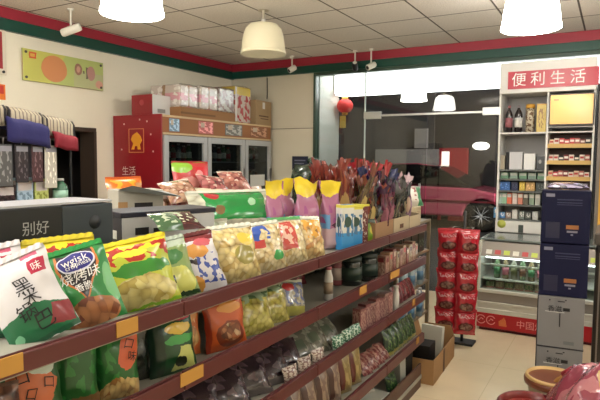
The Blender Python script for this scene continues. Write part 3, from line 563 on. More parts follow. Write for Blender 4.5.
bunch(14, (7, 3, 7, 8), -1.4, -1.13, 3.33, 3.52, .24, .34, {3: 'plum foil snack stick in the pale bunch at the shelf end', 7: 'pale mauve foil snack stick at the shelf end', 8: 'dark slate foil snack stick in the pale bunch at the shelf end'}, G_)
# dark green plant-like bundle behind, by the storefront pillar
t = thing('wrapped_bundle', 'dark green plastic wrapped bundle standing behind the tall pink packs', 'bundle', (-1.72, 3.2, 1.07))
DG = mat('dark_green_film', (22, 44, 30), .2, bump=.4, bscale=25, coat=.5)
b = MB()
for j in range(11):
    v = j/10
    for i in range(20):
        a = 2*pi*i/20; r_ = .15*(1-.25*v*v)*(1+.18*noise.noise(Vector((cos(a)*1.6, sin(a)*1.6, v*3)))); b.v.append((r_*cos(a), r_*sin(a)*1.2, v*.40+.03*noise.noise(Vector((cos(a)*2, sin(a)*2, 5)))*v))
for j in range(10):
    for i in range(20): b.face((j*20+i, j*20+(i+1) % 20, (j+1)*20+(i+1) % 20, (j+1)*20+i), 0, None, True)
b.face(list(range(20))[::-1]); b.face(range(200, 220)); b.build('wrapping', DG, t)
MB().tube([(.02, -.02, .39), (.0, -.05, .43), (-.03, .03, .44), (.03, .05, .41)], .02).build('knot', DG, t)
# ------------------------------------------------------------------ lower shelves of the gondola
GB = 'bags on the second shelf'
a_gor = art('print_green_orange', (34, 84, 40), [('poly', [(.2, .3), (.7, .1), (.95, .6), (.6, .98), (.15, .9)], (196, 104, 62)), ('ell', .75, .82, .22, .13, (190, 204, 196)), ('ell', .7, .12, .4, .16, ('food', (190, 140, 80), (210, 180, 120), (150, 90, 50), 8))], .28, .12)
a_grn = art('print_green_plain', (34, 92, 42), [('blot', 0, 0, 1, 1, 4, .55, (48, 124, 56)), ('rect', 0, 0, 1, .22, (120, 84, 46)), ('rect', 0, .93, 1, 1, (60, 110, 60))], .28, .1)
a_gst = art('print_green_star', (32, 98, 44), [('poly', [(.45, .5), (.7, .38), (1, .55), (.95, .9), (.62, .9)], (206, 96, 60)), ('ell', .55, .12, .5, .2, ('food', (196, 150, 90), (214, 190, 130), (160, 110, 60), 8)), ('blot', 0, .3, .5, .9, 5, .55, (52, 130, 60))], .28, .12)
a_drk = art('print_dark_film', (26, 32, 26), [('blot', .4, 0, 1, 1, 3, .56, (58, 62, 62))], .2, .1, .5, .6)
a_dgs = art('print_dark_green_band', (20, 70, 38), [('rect', .30, .84, .95, .97, (176, 60, 84)), ('ell', .62, .73, .3, .09, (214, 180, 70)), ('ell', .62, .55, .34, .08, (70, 160, 84)), ('poly', [(.42, .05), (.95, .05), (.9, .42), (.6, .44)], (190, 196, 112)), ('ell', .62, .2, .14, .1, (30, 36, 24)), ('rect', 0, 0, .28, .9, (16, 48, 32))], .28, .08)
a_or1 = art('print_orange_pack', (190, 100, 50), [('ell', .5, .75, .4, .16, (206, 140, 70)), ('ell', .55, .35, .36, .2, ('food', (196, 120, 60), (220, 190, 130), (150, 70, 36), 7)), ('blot', .2, .5, .8, .95, 6, .58, (226, 190, 150))], .28, .1)
a_or2 = art('print_orange_red', (186, 82, 34), [('rect', .3, .88, .95, .97, (216, 170, 170)), ('ell', .6, .78, .3, .1, (206, 140, 60)), ('ell', .55, .3, .36, .24, (116, 48, 26)), ('ell', .56, .33, .26, .17, ('food', (206, 190, 150), (170, 100, 60), (90, 50, 36), 9)), ('rect', 0, 0, .1, 1, (150, 50, 24))], .28, .06)
a_cg = clearbag('corn_green', [('rect', 0, .78, 1, 1, (84, 110, 76)), ('blot', 0, .7, 1, .95, 5, .5, (150, 170, 140))], ('food', (190, 180, 84), (214, 204, 120), (160, 156, 60), 9))
a_cw = clearbag('white_redblue', [('blot', .2, .3, 1, .95, 6, .5, (110, 120, 160)), ('ell', .35, .8, .2, .12, (170, 50, 50)), ('rect', 0, 0, 1, .25, (180, 176, 90))], ('food', (176, 172, 160), (200, 196, 184), (150, 150, 120), 7))
SB = .853
bag('snack_bag', 'dim brown bag peeking up under the yellow price card', 'snack bag', .12, .15, .05, art('print_dim_brown', ('food', (110, 70, 54), (140, 100, 80), (80, 50, 44), 7), [], .3), (-1.16, .69, SB), 66, 8, 0, GB)
bag('snack_bag', 'green bag with an orange burst and dark lettering, under the first bags', 'snack bag', .14, .195, .055, [a_gor, INK], (-1.16, .80, SB), 62, 8, -8, GB, texts=[('口', .42, .74, .036, 1, 0), ('口', .5, .52, .03, 1, -.3), ('口', .8, .6, .03, 1, -.2)])
bag('snack_bag', 'plain dark green bag between the two green bags with orange prints', 'snack bag', .11, .195, .055, a_grn, (-1.17, .925, SB), 66, 6, -2, GB)
bag('snack_bag', 'green bag with an orange star and dark lettering, under the yellow price card', 'snack bag', .12, .195, .06, [a_gst, INK], (-1.15, 1.035, SB), 64, 6, 0, GB, texts=[('口', .74, .76, .03, 1, -.3), ('味', .8, .58, .03, 1, -.2)])
bag('snack_bag', 'nearly black shiny bag on the second shelf', 'snack bag', .10, .19, .06, a_drk, (-1.2, 1.135, SB), 66, 4, 0, GB)
bag('snack_bag', 'dark green bag with a pink strip and pale yellow print at the rail joint', 'snack bag', .15, .19, .06, a_dgs, (-1.14, 1.245, SB), 66, 8, -3, GB)
bag('snack_bag', 'orange bag set back beside the dark green bag with the pink strip', 'snack bag', .11, .185, .05, a_or1, (-1.21, 1.375, SB), 66, 6, 0, GB)
bag('snack_bag', 'orange red bag with a dark bowl picture standing on the second shelf', 'snack bag', .16, .185, .055, a_or2, (-1.135, 1.50, SB), 68, 8, -2, GB)
bag('snack_bag', 'clear green topped bag of yellow puffs, nearer the orange red bag', 'snack bag', .17, .165, .07, a_cg, (-1.14, 1.69, SB), 68, 22, 0, GB, lump=.004)
bag('snack_bag', 'clear green topped bag of yellow puffs, nearer the empty shelf', 'snack bag', .16, .16, .07, a_cg, (-1.16, 1.84, SB), 68, 24, 0, GB, lump=.004)
bag('snack_bag', 'clear white bag with red and blue print beside the empty shelf', 'snack bag', .14, .15, .06, a_cw, (-1.15, 1.97, SB), 66, 20, 6, GB, lump=.003)
a_dr = art('print_dark_red', (96, 24, 34), [('blot', 0, 0, 1, 1, 5, .55, (150, 60, 70))], .3, .1)
for i, (x, y) in enumerate(((-1.42, 2.2), (-1.43, 2.34), (-1.42, 2.48))): bag('snack_pack', f'dark red pack behind the empty shelf, {ORD[i]} from the clear white bag', 'snack pack', .12, .11, .05, a_dr, (x, y, SB), 70, 10, 0, 'dark red packs behind the empty shelf', nu=10, nv=10)
def bottle(name, label, cat, at, h, r, body, cap, labelm=None, group=None, neck=.4, seg=14):
    t = thing(name, label, cat, at, group=group)
    hb = h*.66
    MB().lathe([(r*.85, 0), (r, r*.15), (r, hb), (r*.8, hb+(h*.9-hb)*.4), (r*neck, h*.86), (r*neck, h*.93)], seg).build('body', body, t)
    MB().lathe([(r*neck*1.12, h*.90), (r*neck*1.12, h*.995), (r*neck*.9, h)], seg).build('cap', cap, t)
    if labelm: MB().lathe([(r*1.015, hb*.3), (r*1.015, hb*.82)], seg).build('paper_label', labelm, t)
    return t
PLW = mat('plastic_white', (206, 204, 200), .4)
def jar(label, at, r, h, body, cap, band, group=None):
    t = thing('jar', label, 'jar', at, group=group)
    MB().lathe([(r*.92, 0), (r, .006), (r, h*.8), (r*.9, h*.86)], 20).build('body', body, t)
    MB().lathe([(r*.96, h*.85), (r*.98, h*.86), (r*.98, h*.98), (r*.9, h)], 20).build('lid', cap, t)
    if band: MB().lathe([(r*1.012, h*.2), (r*1.012, h*.65)], 20).build('paper_label', band, t)
bottle('bottle', 'slim white bottle standing alone on the empty part of the second shelf', 'bottle', (-1.15, 2.3, .85), .16, .022, PLW, mat('cap_pink', (170, 90, 100), .4), mat('label_beige', (160, 140, 120), .5), None, .6)
jar('slim pink jar behind the lone white bottle', (-1.26, 2.62, .85), .035, .14, mat('jar_pink', (150, 84, 90), .4), mat('jar_pink_lid', (170, 120, 120), .4), mat('jar_band', (190, 170, 160), .5))
JD = mat('jar_dark', (22, 30, 28), .2, coat=.5); JL = mat('jar_dark_lid', (26, 40, 36), .35); JB = mat('jar_dark_band', (40, 56, 48), .4)
jar('dark green jar nearest the slim pink jar on the second shelf', (-1.2, 2.66, .85), .06, .15, JD, JL, JB, 'dark jars on the second shelf')
jar('dark green jar between the other dark jar and the pinkish packs', (-1.17, 2.81, .85), .06, .15, JD, JL, JB, 'dark jars on the second shelf')
a_pk = [art('pack_%d' % i, c, [('blot', .1, .1, .9, .9, 5, .5, d), ('rect', .2, .7, .8, .9, e)], .35, .06) for i, (c, d, e) in enumerate((((150, 110, 96), (190, 160, 140), (120, 40, 44)), ((170, 140, 116), (110, 60, 50), (190, 60, 60)), ((120, 60, 60), (170, 120, 110), (200, 180, 160)), ((184, 168, 140), (130, 90, 70), (90, 40, 40))))]
for i in range(10):
    y = 2.93+i*.058
    b = carton('snack_carton', f'beige and red upright carton on the second shelf, {ORD[i]} after the dark jars', 'carton', (.05, .06, .12+.012*(i*7 % 3)), (-1.125, y, .851), [[a_pk[i % 4]]], 86+(i*5 % 8), 'upright cartons after the dark jars')
for i in range(9):
    jar(f'black capped jar behind the small cartons, second shelf, {ORD[i]} from the dark green jars', (-1.22, 2.94+i*.064, .85), .027, .165+.006*(i % 2), JD, BLACK, JB, 'black capped jars behind the upright cartons')
# third shelf
S3 = .622
a_pd = art('print_purple_dark', (46, 32, 42), [('blot', 0, 0, 1, 1, 4, .55, (78, 62, 70)), ('rect', 0, 0, 1, .14, (90, 84, 84))], .22, .1, .5, .6)
a_gc = art('print_grey_clear', (98, 98, 86), [('blot', 0, 0, 1, 1, 4, .52, (136, 136, 122)), ('rect', .2, .3, .6, .6, (80, 90, 76))], .2, .1, .5, .6)
for i, (x, y, a) in enumerate(((-1.13, 1.36, 58), (-1.12, 1.52, 66), (-1.14, 1.67, 60), (-1.12, 1.82, 70), (-1.15, 1.95, 62))):
    bag('snack_pouch', f'dark purple pouch lying back on the third shelf, {ORD[i]} along the rail', 'snack pouch', .17, .16, .06, a_pd, (x, y, S3), a, 38+i*3, (i*11) % 9-4, 'dark purple pouches on the third shelf', nu=10, nv=12)
for i, y in enumerate((2.08, 2.22, 2.36)):
    bag('snack_pouch', f'grey clear pouch lying flat on the third shelf, {ORD[i]} after the dark purple pouches', 'snack pouch', .15, .17, .05, a_gc, (-1.14, y, S3), 66+i*6, 48, 0, 'grey clear pouches on the third shelf', nu=10, nv=12)
a_gw = art('print_green_white', (30, 96, 66), [('blot', 0, 0, 1, 1, 7, .52, (176, 196, 180))], .3, .1)
a_ww = art('print_white_crinkle', (176, 164, 154), [('blot', 0, 0, 1, 1, 7, .52, (110, 84, 80))], .25, .1)
for i, y in enumerate((1.86, 1.98, 2.1)): bag('snack_packet', f'small white and brown packet against the third rail, {ORD[i]} under the dark pouches', 'packet', .09, .06, .03, a_ww, (-1.09, y, S3+.003), 80, 12, 0, 'white packets against the third rail', nu=8, nv=8)
for i, y in enumerate((2.3, 2.41, 2.5)): bag('snack_packet', f'small green and white packet against the third rail, {ORD[i]} before the pink cartons', 'packet', .09, .065, .03, a_gw, (-1.09, y, S3+.003), 80, 12, 0, 'green packets against the third rail', nu=8, nv=8)
a_pu = [art('pinkpack_%d' % i, c, [('blot', .05, .1, .95, .9, 6, .5, d)], .35, .06) for i, (c, d) in enumerate((((130, 80, 80), (176, 140, 130)), ((110, 60, 64), (160, 130, 124)), ((150, 120, 112), (100, 50, 54))))]
for i in range(7): carton('snack_carton', f'pink and brown upright carton on the third shelf, {ORD[i]} after the green packets', 'carton', (.058, .05, .125+.01*(i % 2)), (-1.12, 2.6+i*.066, S3), [[a_pu[i % 3]]], 82+(i*5 % 9), 'pink cartons on the third shelf')
bottle('bottle', 'slim white bottle between pink cartons and maroon packs, third shelf', 'bottle', (-1.1, 3.09, S3), .15, .02, PLW, PLW, None, None, .7)
for i in range(5): bag('snack_pack', f'maroon pack on the third shelf, {ORD[i]} after the slim white bottle', 'snack pack', .08, .12, .04, a_dr, (-1.13, 3.17+i*.08, S3), 80, 10+i*3, 0, 'maroon packs on the third shelf', nu=8, nv=10)
# fourth shelf
S4 = .347
a_bg = art('print_beige_pouch', (126, 104, 92), [('rect', .1, .1, .4, .9, (70, 40, 36)), ('blot', .4, .1, 1, .9, 4, .5, (156, 136, 118))], .3, .08)
a_yr = art('print_olive_pouch', (140, 120, 72), [('rect', .0, .1, .35, .9, (96, 40, 36)), ('blot', .4, .1, 1, .9, 4, .5, (170, 150, 100))], .3, .08)
for i in range(6): bag('snack_pouch', f'beige and brown upright pouch on the fourth shelf, {ORD[i]} along its rail', 'snack pouch', .1, .19, .05, a_bg if i < 4 else a_yr, (-1.13, 1.96+i*.125, S4), 72, 8, 0, 'upright pouches on the fourth shelf', nu=10, nv=12)
for i in range(4): bag('snack_pack', f'dull red packet lying on the fourth shelf, {ORD[i]} after the upright pouches', 'snack pack', .09, .11, .04, art('print_dull_red', (120, 56, 56), [('blot', 0, 0, 1, 1, 5, .5, (170, 130, 120))], .3, .1), (-1.12, 2.74+i*.09, S4), 76, 44, 0, 'dull red packets on the fourth shelf', nu=8, nv=10)
a_leaf = art('print_leaf', (22, 54, 30), [('blot', 0, 0, 1, 1, 8, .55, (90, 120, 60)), ('rect', .1, 0, .9, .16, (170, 160, 80))], .3, .15)
for i in range(6): bag('snack_pack', f'dark green pack with pale foot on the fourth shelf, {ORD[i]} after the dull red packets', 'snack pack', .085, .15, .05, a_leaf, (-1.12, 3.08+i*.082, S4), 78, 16, 0, 'dark green packs on the fourth shelf', nu=8, nv=10)
# base board
o = carton('carton', 'flat white carton lying in the base tray of the gondola', 'carton', (.3, .2, .07), (-1.2, 2.86, .087), [[mat('carton_white', (196, 196, 186), .5)]], 88)
MB().box(-.13, .13, -.1015, -.1, .02, .032).box(-.13, .02, -.1015, -.1, .042, .05).build('lettering', INK, o)
bag('snack_bag', 'white and green bag lying on the flat white carton', 'snack bag', .16, .13, .06, art('print_white_green_b', (196, 196, 186), [('blot', .3, .1, .9, .7, 4, .5, (60, 120, 70))], .3, .08), (-1.2, 2.9, .16), 70, 40)
carton('carton', 'tall pale grey carton standing at the base tray end', 'carton', (.07, .12, .22), (-1.17, 3.3, .087), [[mat('carton_greyish', (166, 166, 158), .5)]], 80, None, False, (0, -.06))
carton('carton', 'black box standing between the pale cartons at the base tray end', 'carton', (.1, .14, .2), (-1.19, 3.44, .087), [[BLACK]], 84)
bag('snack_bag', 'dark green pouch leaning at the base tray front by the tall pale carton', 'snack bag', .11, .12, .05, a_leaf, (-1.13, 3.16, .087), 78, 14)
# carton on the floor and end rack
t = thing('open_carton', 'open brown cardboard carton on the floor past the shelf end', 'carton', (-1.15, 3.92, 0), (0, 0, R(2)))
MB().box(-.13, .13, -.32, .32, 0, .006).build('base', KRAFT, t)
MB().box(.125, .13, -.32, .32, .006, .17).build('side_panel', KRAFT, t); MB().box(-.13, -.125, -.32, .32, .006, .17).build('side_panel', KRAFT, t)
MB().box(-.125, .125, -.32, -.315, .006, .17).build('end_panel', KRAFT, t); MB().box(-.125, .125, .315, .32, .006, .17).build('end_panel', KRAFT, t)
MB().prism([(-.125, .17), (.125, .17), (.1, .24), (-.1, .24)], .315, .319).build('flap', KRAFT, t)
MB().prism([(-.3, 0), (.3, 0), (.28, .1), (-.28, .1)], 0, .004, 0, 'x').build('flap', KRAFT, t, (-.13, 0, .17), (0, R(-12), 0))
MB().box(.1302, .1315, -.05, .0, .0, .17).build('torn_strip', mat('kraft_dark', (90, 62, 42), .8), t)
carton('carton', 'black carton with a white flap inside the open cardboard carton', 'carton', (.16, .2, .22), (-1.17, 3.78, .008), [[BLACK]], 92)
o = carton('carton', 'white carton tilted inside the open cardboard carton', 'carton', (.05, .16, .27), (-1.14, 3.99, .02), [[mat('carton_white', (196, 196, 186), .5)]], 84, None, False, (0, .12))
RM = mat('rack_beige', (120, 106, 84), .5)
t = thing('end_rack', 'beige metal rack closing the end of the long shelf', 'rack', (-1.5, 4.02, 0))
for x in (-.2, .2):
    for y in (-.38, .38): MB().box(x-.012, x+.012, y-.012, y+.012, 0, 1.04).build('post', RM, t)
for z in (.28, .53, .78, 1.02): MB().box(-.21, .21, -.39, .39, z, z+.018).build('shelf_board', RM, t)
PB = glass('bottle_clear', (170, 190, 196), 1.45); CAPW = mat('cap_white', (214, 214, 214), .4); LB = mat('label_blue', (70, 110, 140), .4)
for lv, (z, nm) in enumerate(((.548, 'middle'), (.298, 'lowest'))):
    for i in range(7): bottle('water_bottle', f'clear bottle with white cap on the {nm} end rack level, {ORD[i]} from the shelf end', 'bottle', (-1.325+.02*(i % 2), 3.68+i*.1, z), .2, .034, mat('bottle_pale', (140, 158, 166), .15, coat=.5), CAPW, LB if i % 2 else mat('label_grey', (150, 156, 150), .5), 'clear bottles on the end rack', .42)
for i in range(4): carton('carton', f'dark green carton on the end rack under its top, {ORD[i]} from the shelf end', 'carton', (.13, .16, .16), (-1.39, 3.74+i*.17, .798), [[art('print_dkgreen_c', (26, 44, 34), [('blot', .1, .2, .9, .6, 6, .55, (120, 140, 120))], .4, 0, 0)]], 88, 'dark green cartons on the end rack')
for i in range(3): carton('carton', f'cream carton along the end rack top edge, {ORD[i]} from the snack sticks', 'carton', (.14, .12, .12), (-1.36, 3.76+i*.17, 1.038), [[art('print_cream_c', (184, 168, 134), [('blot', .1, .2, .9, .7, 6, .55, (110, 80, 56))], .5, 0, 0)]], 86, 'cream cartons on the end rack top')
bag('snack_bag', 'white crinkled pack lying on the cream cartons at the rack end', 'snack bag', .2, .17, .08, art('print_white_pk', (206, 198, 190), [('blot', 0, .2, 1, .9, 5, .56, (150, 90, 90)), ('rect', .8, 0, 1, 1, (60, 130, 90))], .3, .1), (-1.36, 4.12, 1.16), 40, 30)
# noodle packs hanging at the aisle end
a_nd = art('print_noodle', (178, 22, 40), [('ell', .5, .34, .36, .17, (96, 22, 28)), ('ell', .5, .34, .28, .12, ('food', (120, 60, 54), (96, 40, 38), (150, 104, 90), 9)), ('blot', .15, .66, .85, .8, 11, .5, (206, 140, 150)), ('rect', 0, .94, 1, 1, (206, 60, 76))], .22, .08, .5, .6)
t = thing('hanging_stand', 'dark thin stand carrying the red noodle packs at the aisle end', 'stand', (-1.06, 4.6, 0))
MB().box(-.1, .1, -.06, .08, 0, .02).build('base', DARK, t, bevel=.004); MB().tube([(0, 0, .02), (0, 0, 1.1)], .012).build('pole', DARK, t)
zs = (.775, .615, .455, .295, .14)
for k, z in enumerate(zs):
    for s in (-1, 1): MB().tube([(0, 0, z+.185), (s*.078, -.02, z+.195), (s*.078, -.09, z+.19)], .004, 0, 6).build('hook', STEEL, t)
LEV = ('top', 'second', 'third', 'fourth', 'lowest')
for k, z in enumerate(zs):
    for s in (-1, 1):
        bag('noodle_pack', f'red noodle multipack on the {LEV[k]} hook level, column beside the {"end rack" if s < 0 else "open aisle"}', 'noodle pack', .175, .205, .09, a_nd, (-1.06+s*.073-.02, 4.5-.012*k, z-.02), 18+s*8, 4, s*3, 'red noodle multipacks hanging at the aisle end', mat('seal_red', (200, 60, 74), .25))
for i, (s, z) in enumerate(((-1, .05), (1, .05))):
    pass
# ------------------------------------------------------------------ display cooler
t = thing('display_cooler', 'low white glass fronted drinks cooler with a red base strip', 'cooler', (-.4, 5.06, 0))
CX0, CX1, CD = -.64, .9, .56
RB = mat('red_strip', (178, 20, 34), .35); CWH = mat('cooler_white', (206, 204, 194), .4); CGY = mat('cooler_grey', (150, 142, 134), .4)
MB().box(CX0+.02, CX1, .03, CD, 0, .03).build('plinth', mat('plinth_dark', (84, 20, 24), .5), t)
MB().box(CX0, CX1, 0, CD, .03, .16).build('red_base_strip', RB, t, bevel=.003)
b = MB().text('中国烟草', .075, 0, (-.155, -.003, .096))
b.build('lettering', mat('pink_print', (236, 150, 150), .4), t)
b = MB()
for cx in (-.60, -.515):
    n = 24; o_ = len(b.v)
    for i in range(n+1):
        a = 2*pi*i/n*.86+.5
        for r_ in (.033, .041): b.v.append((cx+r_*cos(a), -.003, .1+r_*sin(a)))
    for i in range(n): b.face((o_+2*i, o_+2*i+2, o_+2*i+3, o_+2*i+1))
    b.tube([(cx-.018, -.003, .09), (cx, -.003, .112), (cx+.02, -.003, .1)], .004, 0, 5)
b.build('round_emblem', mat('pink_print', (236, 150, 150), .4), t)
MB().prism([(-.445, .06), (-.38, .06), (-.385, .075), (-.39, .11), (-.405, .14), (-.425, .118), (-.45, .1)], -.003, -.001).build('gold_emblem', mat('gold_dull', (206, 110, 60), .4), t)
for z0, z1, mt, dy in ((.16, .2, CWH, 0), (.2, .245, CWH, .012), (.245, .262, CWH, 0), (.262, .345, CGY, .015), (.345, .372, CWH, -.004)): MB().box(CX0, CX1, dy, CD, z0, z1).build('front_band', mt, t, bevel=.003)
MB().box(CX0, CX0+.02, 0, CD, .372, .8).build('end_panel', CWH, t); MB().box(CX0+.02, CX1, CD-.02, CD, .372, .8).build('back_panel', CGY, t)
MB().box(CX0+.02, CX1, .06, CD-.02, .45, .46).build('glass_shelf', mat('shelf_white', (210, 208, 200), .3), t); MB().box(CX0+.02, CX1, .03, .05, .585, .6).build('shelf_rail', CWH, t)
MB().box(CX0+.02, CX1, .02, .026, .375, .68).build('glass_front', glass('cooler_glass', (232, 240, 236), 1.45), t)
MB().tube([(CX0+.05, .09, .655), (CX1-.05, .09, .655)], .012).build('light_tube', mat('cooler_tube', (250, 252, 255), .5, emit=9), t)
MB().prism([(0, .67), (.10, .79), (CD, .80), (CD, .70), (.06, .67)], CX0, CX1, 0, 'x').build('header', CGY, t)
b = MB()
for i in range(14):
    x = CX0+.06+i*.075; b.quad([(x, -.004+.02, .69), (x+.05, -.004+.02, .69), (x+.05, .045, .725), (x, .045, .725)], i % 3)
b.build('price_cards', [mat('pc_white', (230, 228, 220), .5), mat('pc_red', (196, 80, 80), .5), mat('pc_lime', (196, 210, 90), .5)], t)
MB().box(CX0-.005, CX1, .09, CD, .80, .818).build('top_slab', mat('cooler_top', (112, 122, 120), .15), t, bevel=.004)
LBL = [mat('lbl_green', (70, 130, 84), .4), mat('lbl_pink', (190, 110, 124), .4), mat('lbl_olive', (110, 110, 70), .4), mat('lbl_brown', (110, 70, 50), .4)]
CPS = [mat('cap_lime', (150, 210, 110), .4), mat('cap_rose', (220, 140, 150), .4), CAPW]
for i in range(9): bottle('drink_bottle', f'drink bottle with pale cap on the cooler shelf, {ORD[i]} from the noodle packs', 'bottle', (-.90+i*.072, 5.2, .46), .19, .028, mat('drink_%d' % (i % 3), ((96, 120, 84), (120, 104, 70), (140, 140, 120))[i % 3], .15, coat=.5), CPS[(2, 0, 1, 2, 2, 2, 0, 2, 1)[i]], LBL[i % 4], 'drink bottles in the cooler', .5)
for i in range(8): carton('carton', f'small dull green or brown carton on the cooler floor, {ORD[i]} from the noodle packs', 'carton', (.07, .1, .062), (-.95+i*.082, 5.2, .373), [[art('ck_%d' % (i % 2), ((84, 110, 74), (120, 100, 80))[i % 2], [('blot', 0, 0, 1, 1, 5, .5, (150, 140, 110)), ('rect', 0, 0, 1, .2, (190, 110, 110))], .4, 0, 0)]], 0, 'cartons on the cooler floor')
# ------------------------------------------------------------------ tall display cabinet with the red sign
CB = thing('display_cabinet', 'tall white display cabinet with a red sign reading four white characters', 'cabinet', (-.6, 5.72, 0))
def cb(b_, nm, mt, par=None, **k): return b_.build(nm, mt, par or CB, (.6, -5.72, 0) if par is None else (0, 0, 0), **k)
CW = mat('cabinet_white', (214, 212, 208), .4); CI = mat('cabinet_inside', (164, 162, 162), .5)
x0, xm, x1, yf, yb = -1.02, -.585, -.19, 5.72, 6.08
for x in (x0, xm-.0075, x1-.015): cb(MB().box(x, x+.017, yf, yb, 0, 2.2), 'side_panel', CW)
cb(MB().box(x0+.017, x1-.015, yb-.012, yb, 0, 2.2), 'back_panel', CI)
cb(MB().box(x0, x1+.002, yf-.012, yb, 2.16, 2.455), 'header_board', CW, bevel=.004)
sg = cb(MB().box(-.945, -.17, yf-.02, yf-.0125, 2.20, 2.365), 'red_sign', mat('sign_red', (176, 22, 48), .35))
b = MB()
for i, ch in enumerate('便利生活'): b.text(ch, .135, 0, (-.845+i*.168, yf-.0225, 2.285))
b.build('lettering', WTXT, sg)
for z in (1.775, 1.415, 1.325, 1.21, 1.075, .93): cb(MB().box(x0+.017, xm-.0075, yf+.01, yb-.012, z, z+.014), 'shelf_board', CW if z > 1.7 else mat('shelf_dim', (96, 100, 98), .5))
for z in (1.78, 1.64, 1.485, 1.335): cb(MB().box(xm+.0095, x1-.015, yf+.03, yb-.012, z, z+.012), 'shelf_board', mat('cig_dark', (70, 50, 36), .5) if z < 1.7 else CW)
for z in (1.64, 1.485, 1.335): cb(MB().box(xm+.0095, x1-.015, yf, yf+.03, z-.002, z+.036), 'shelf_rail', mat('rail_gold', (196, 160, 92), .4))
cb(MB().box(xm+.0095, x1-.015, yf+.2, yf+.21, .95, 1.78), 'inner_back', mat('cig_back', (66, 40, 32), .6))
cb(MB().box(xm+.0095, x1-.015, yf+.02, yf+.2, 1.83, 1.838), 'shelf_board', CW)
pf = cb(MB().box(xm+.012, x1-.005, yf-.012, yf+.01, 1.845, 2.135), 'picture_frame', mat('frame_dark', (58, 48, 40), .4))
MB().box(xm+.024, x1-.017, yf-.0145, yf-.012, 1.857, 2.123).build('gold_panel', art('gold_foil', (196, 152, 84), [('rect', .08, .82, .2, .87, (120, 90, 60))], .25, 0, .12, .5, 5, .4), pf)
for z, h in ((.0, .39), (.4, .39)): 
    d_ = cb(MB().box(x0+.02, x1-.017, yf-.004, yf+.014, z+.02, z+h), 'door', CW, bevel=.003); MB().box(-.62, -.6, yf-.016, yf-.004, z+.15, z+.27).build('handle', STEEL, d_)
dr = cb(MB().box(x0+.005, x1-.002, yf-.05, yf+.014, .82, .93), 'drawer', CW, bevel=.004)
MB().box(-.80, -.755, yf-.0525, yf-.05, .825, .9).build('dark_slot', mat('slot', (60, 70, 66), .5), dr)
MB().lathe([(0, 0), (.04, 0), (.04, .002), (0, .002)], 20).build('lime_sticker', mat('lime_sticker', (186, 190, 90), .5), dr, (-.955, yf-.05, .9), (pi/2, 0, 0))
# things in the cabinet: first column
BY = 5.85
def pxx(px, Y=BY): return aty(px, 150, Y).x
WB = mat('wine_glass', (28, 16, 18), .1, coat=.6)
bottle('wine_bottle', 'dark wine bottle with a pinkish label at the cabinet edge', 'bottle', (pxx(508), BY, 1.79), .27, .034, WB, mat('foil_pink', (150, 90, 90), .4), mat('lab_pink', (150, 90, 96), .5), 'wine bottles in the cabinet', .36)
bottle('wine_bottle', 'dark wine bottle with a white label beside the patterned tube', 'bottle', (pxx(517.5), BY, 1.79), .27, .036, WB, mat('foil_grey', (140, 130, 130), .4), mat('lab_white', (206, 204, 200), .5), 'wine bottles in the cabinet', .36)
t = thing('gift_tube', 'white and brown patterned cylindrical bottle tube in the cabinet', 'tube', (pxx(529), BY, 1.79))
MB().lathe([(.04, 0), (.04, .25)], 20).build('tube_body', art('print_tube', (196, 186, 164), [('blot', 0, 0, 1, 1, 9, .52, (110, 84, 60))], .4, 0, 0), t); MB().lathe([(.042, .235), (.042, .27), (.03, .275)], 20).build('lid', GOLDP, t)
o = carton('bottle_box', 'tall yellow bottle box in the cabinet beside the gold panel', 'box', (.085, .07, .265), (pxx(540.5), BY, 1.79), [[art('print_yellow_box', (206, 178, 84), [('blot', .2, .15, .8, .85, 6, .52, (150, 110, 50))], .4, 0, 0)]], 0)
MB().box(-.044, .044, -.037, .037, .262, .272).build('lid', GOLDP, o)
def pack(px, z, w, h, d, mt, label, grp=None, nm='box', Y=5.83): return carton(nm, label, 'box', (w, d, h), (pxx(px, Y), Y, z), [[mt]], 0, grp)
pack(503, 1.43, .06, .14, .1, mat('bx_beige', (160, 150, 130), .5), 'beige box at the cabinet edge beside the thin black box', 'boxes under the wine bottles')
pack(508.5, 1.43, .03, .17, .1, BLACK, 'thin black box beside the large pale grey box', 'boxes under the wine bottles')
pack(517, 1.43, .122, .17, .1, mat('bx_lgrey', (192, 192, 196), .4), 'large pale grey box standing under the wine bottles', 'boxes under the wine bottles')
pack(530.5, 1.43, .105, .155, .1, mat('bx_white', (222, 222, 222), .4), 'white square box between the pale grey box and the dark box', 'boxes under the wine bottles')
pack(543, 1.43, .085, .13, .1, art('bx_dark', (50, 54, 60), [('ell', .3, .6, .15, .15, (150, 150, 150))], .4, 0, 0), 'dark grey box under the tall yellow bottle box', 'boxes under the wine bottles')
for i in range(5): pack(506+i*9.2, 1.339, .072, .062, .08, art('gr_%d' % (i % 2), ((96, 140, 110), (130, 156, 140))[i % 2], [('rect', .1, .5, .9, .9, (190, 196, 184))], .4, 0, 0), f'small green and white box on the second cabinet row, {ORD[i]} from the window side', 'small green boxes in the cabinet')
for i, (px, w_, c, nm) in enumerate(((505.5, .12, (50, 100, 170), 'bright blue'), (516.5, .06, (26, 34, 70), 'dark navy'), (524, .05, (206, 176, 70), 'yellow'), (532, .085, (190, 150, 90), 'tan'), (542, .07, (60, 70, 70), 'dark grey'))):
    pack(px, 1.224, w_, .085, .08, art('row3_%d' % i, c, [('blot', .1, .2, .9, .8, 5, .55, tuple(min(255, v+60) for v in c))], .4, 0, 0), f'{nm} box on the third cabinet row', 'boxes on the third cabinet row')
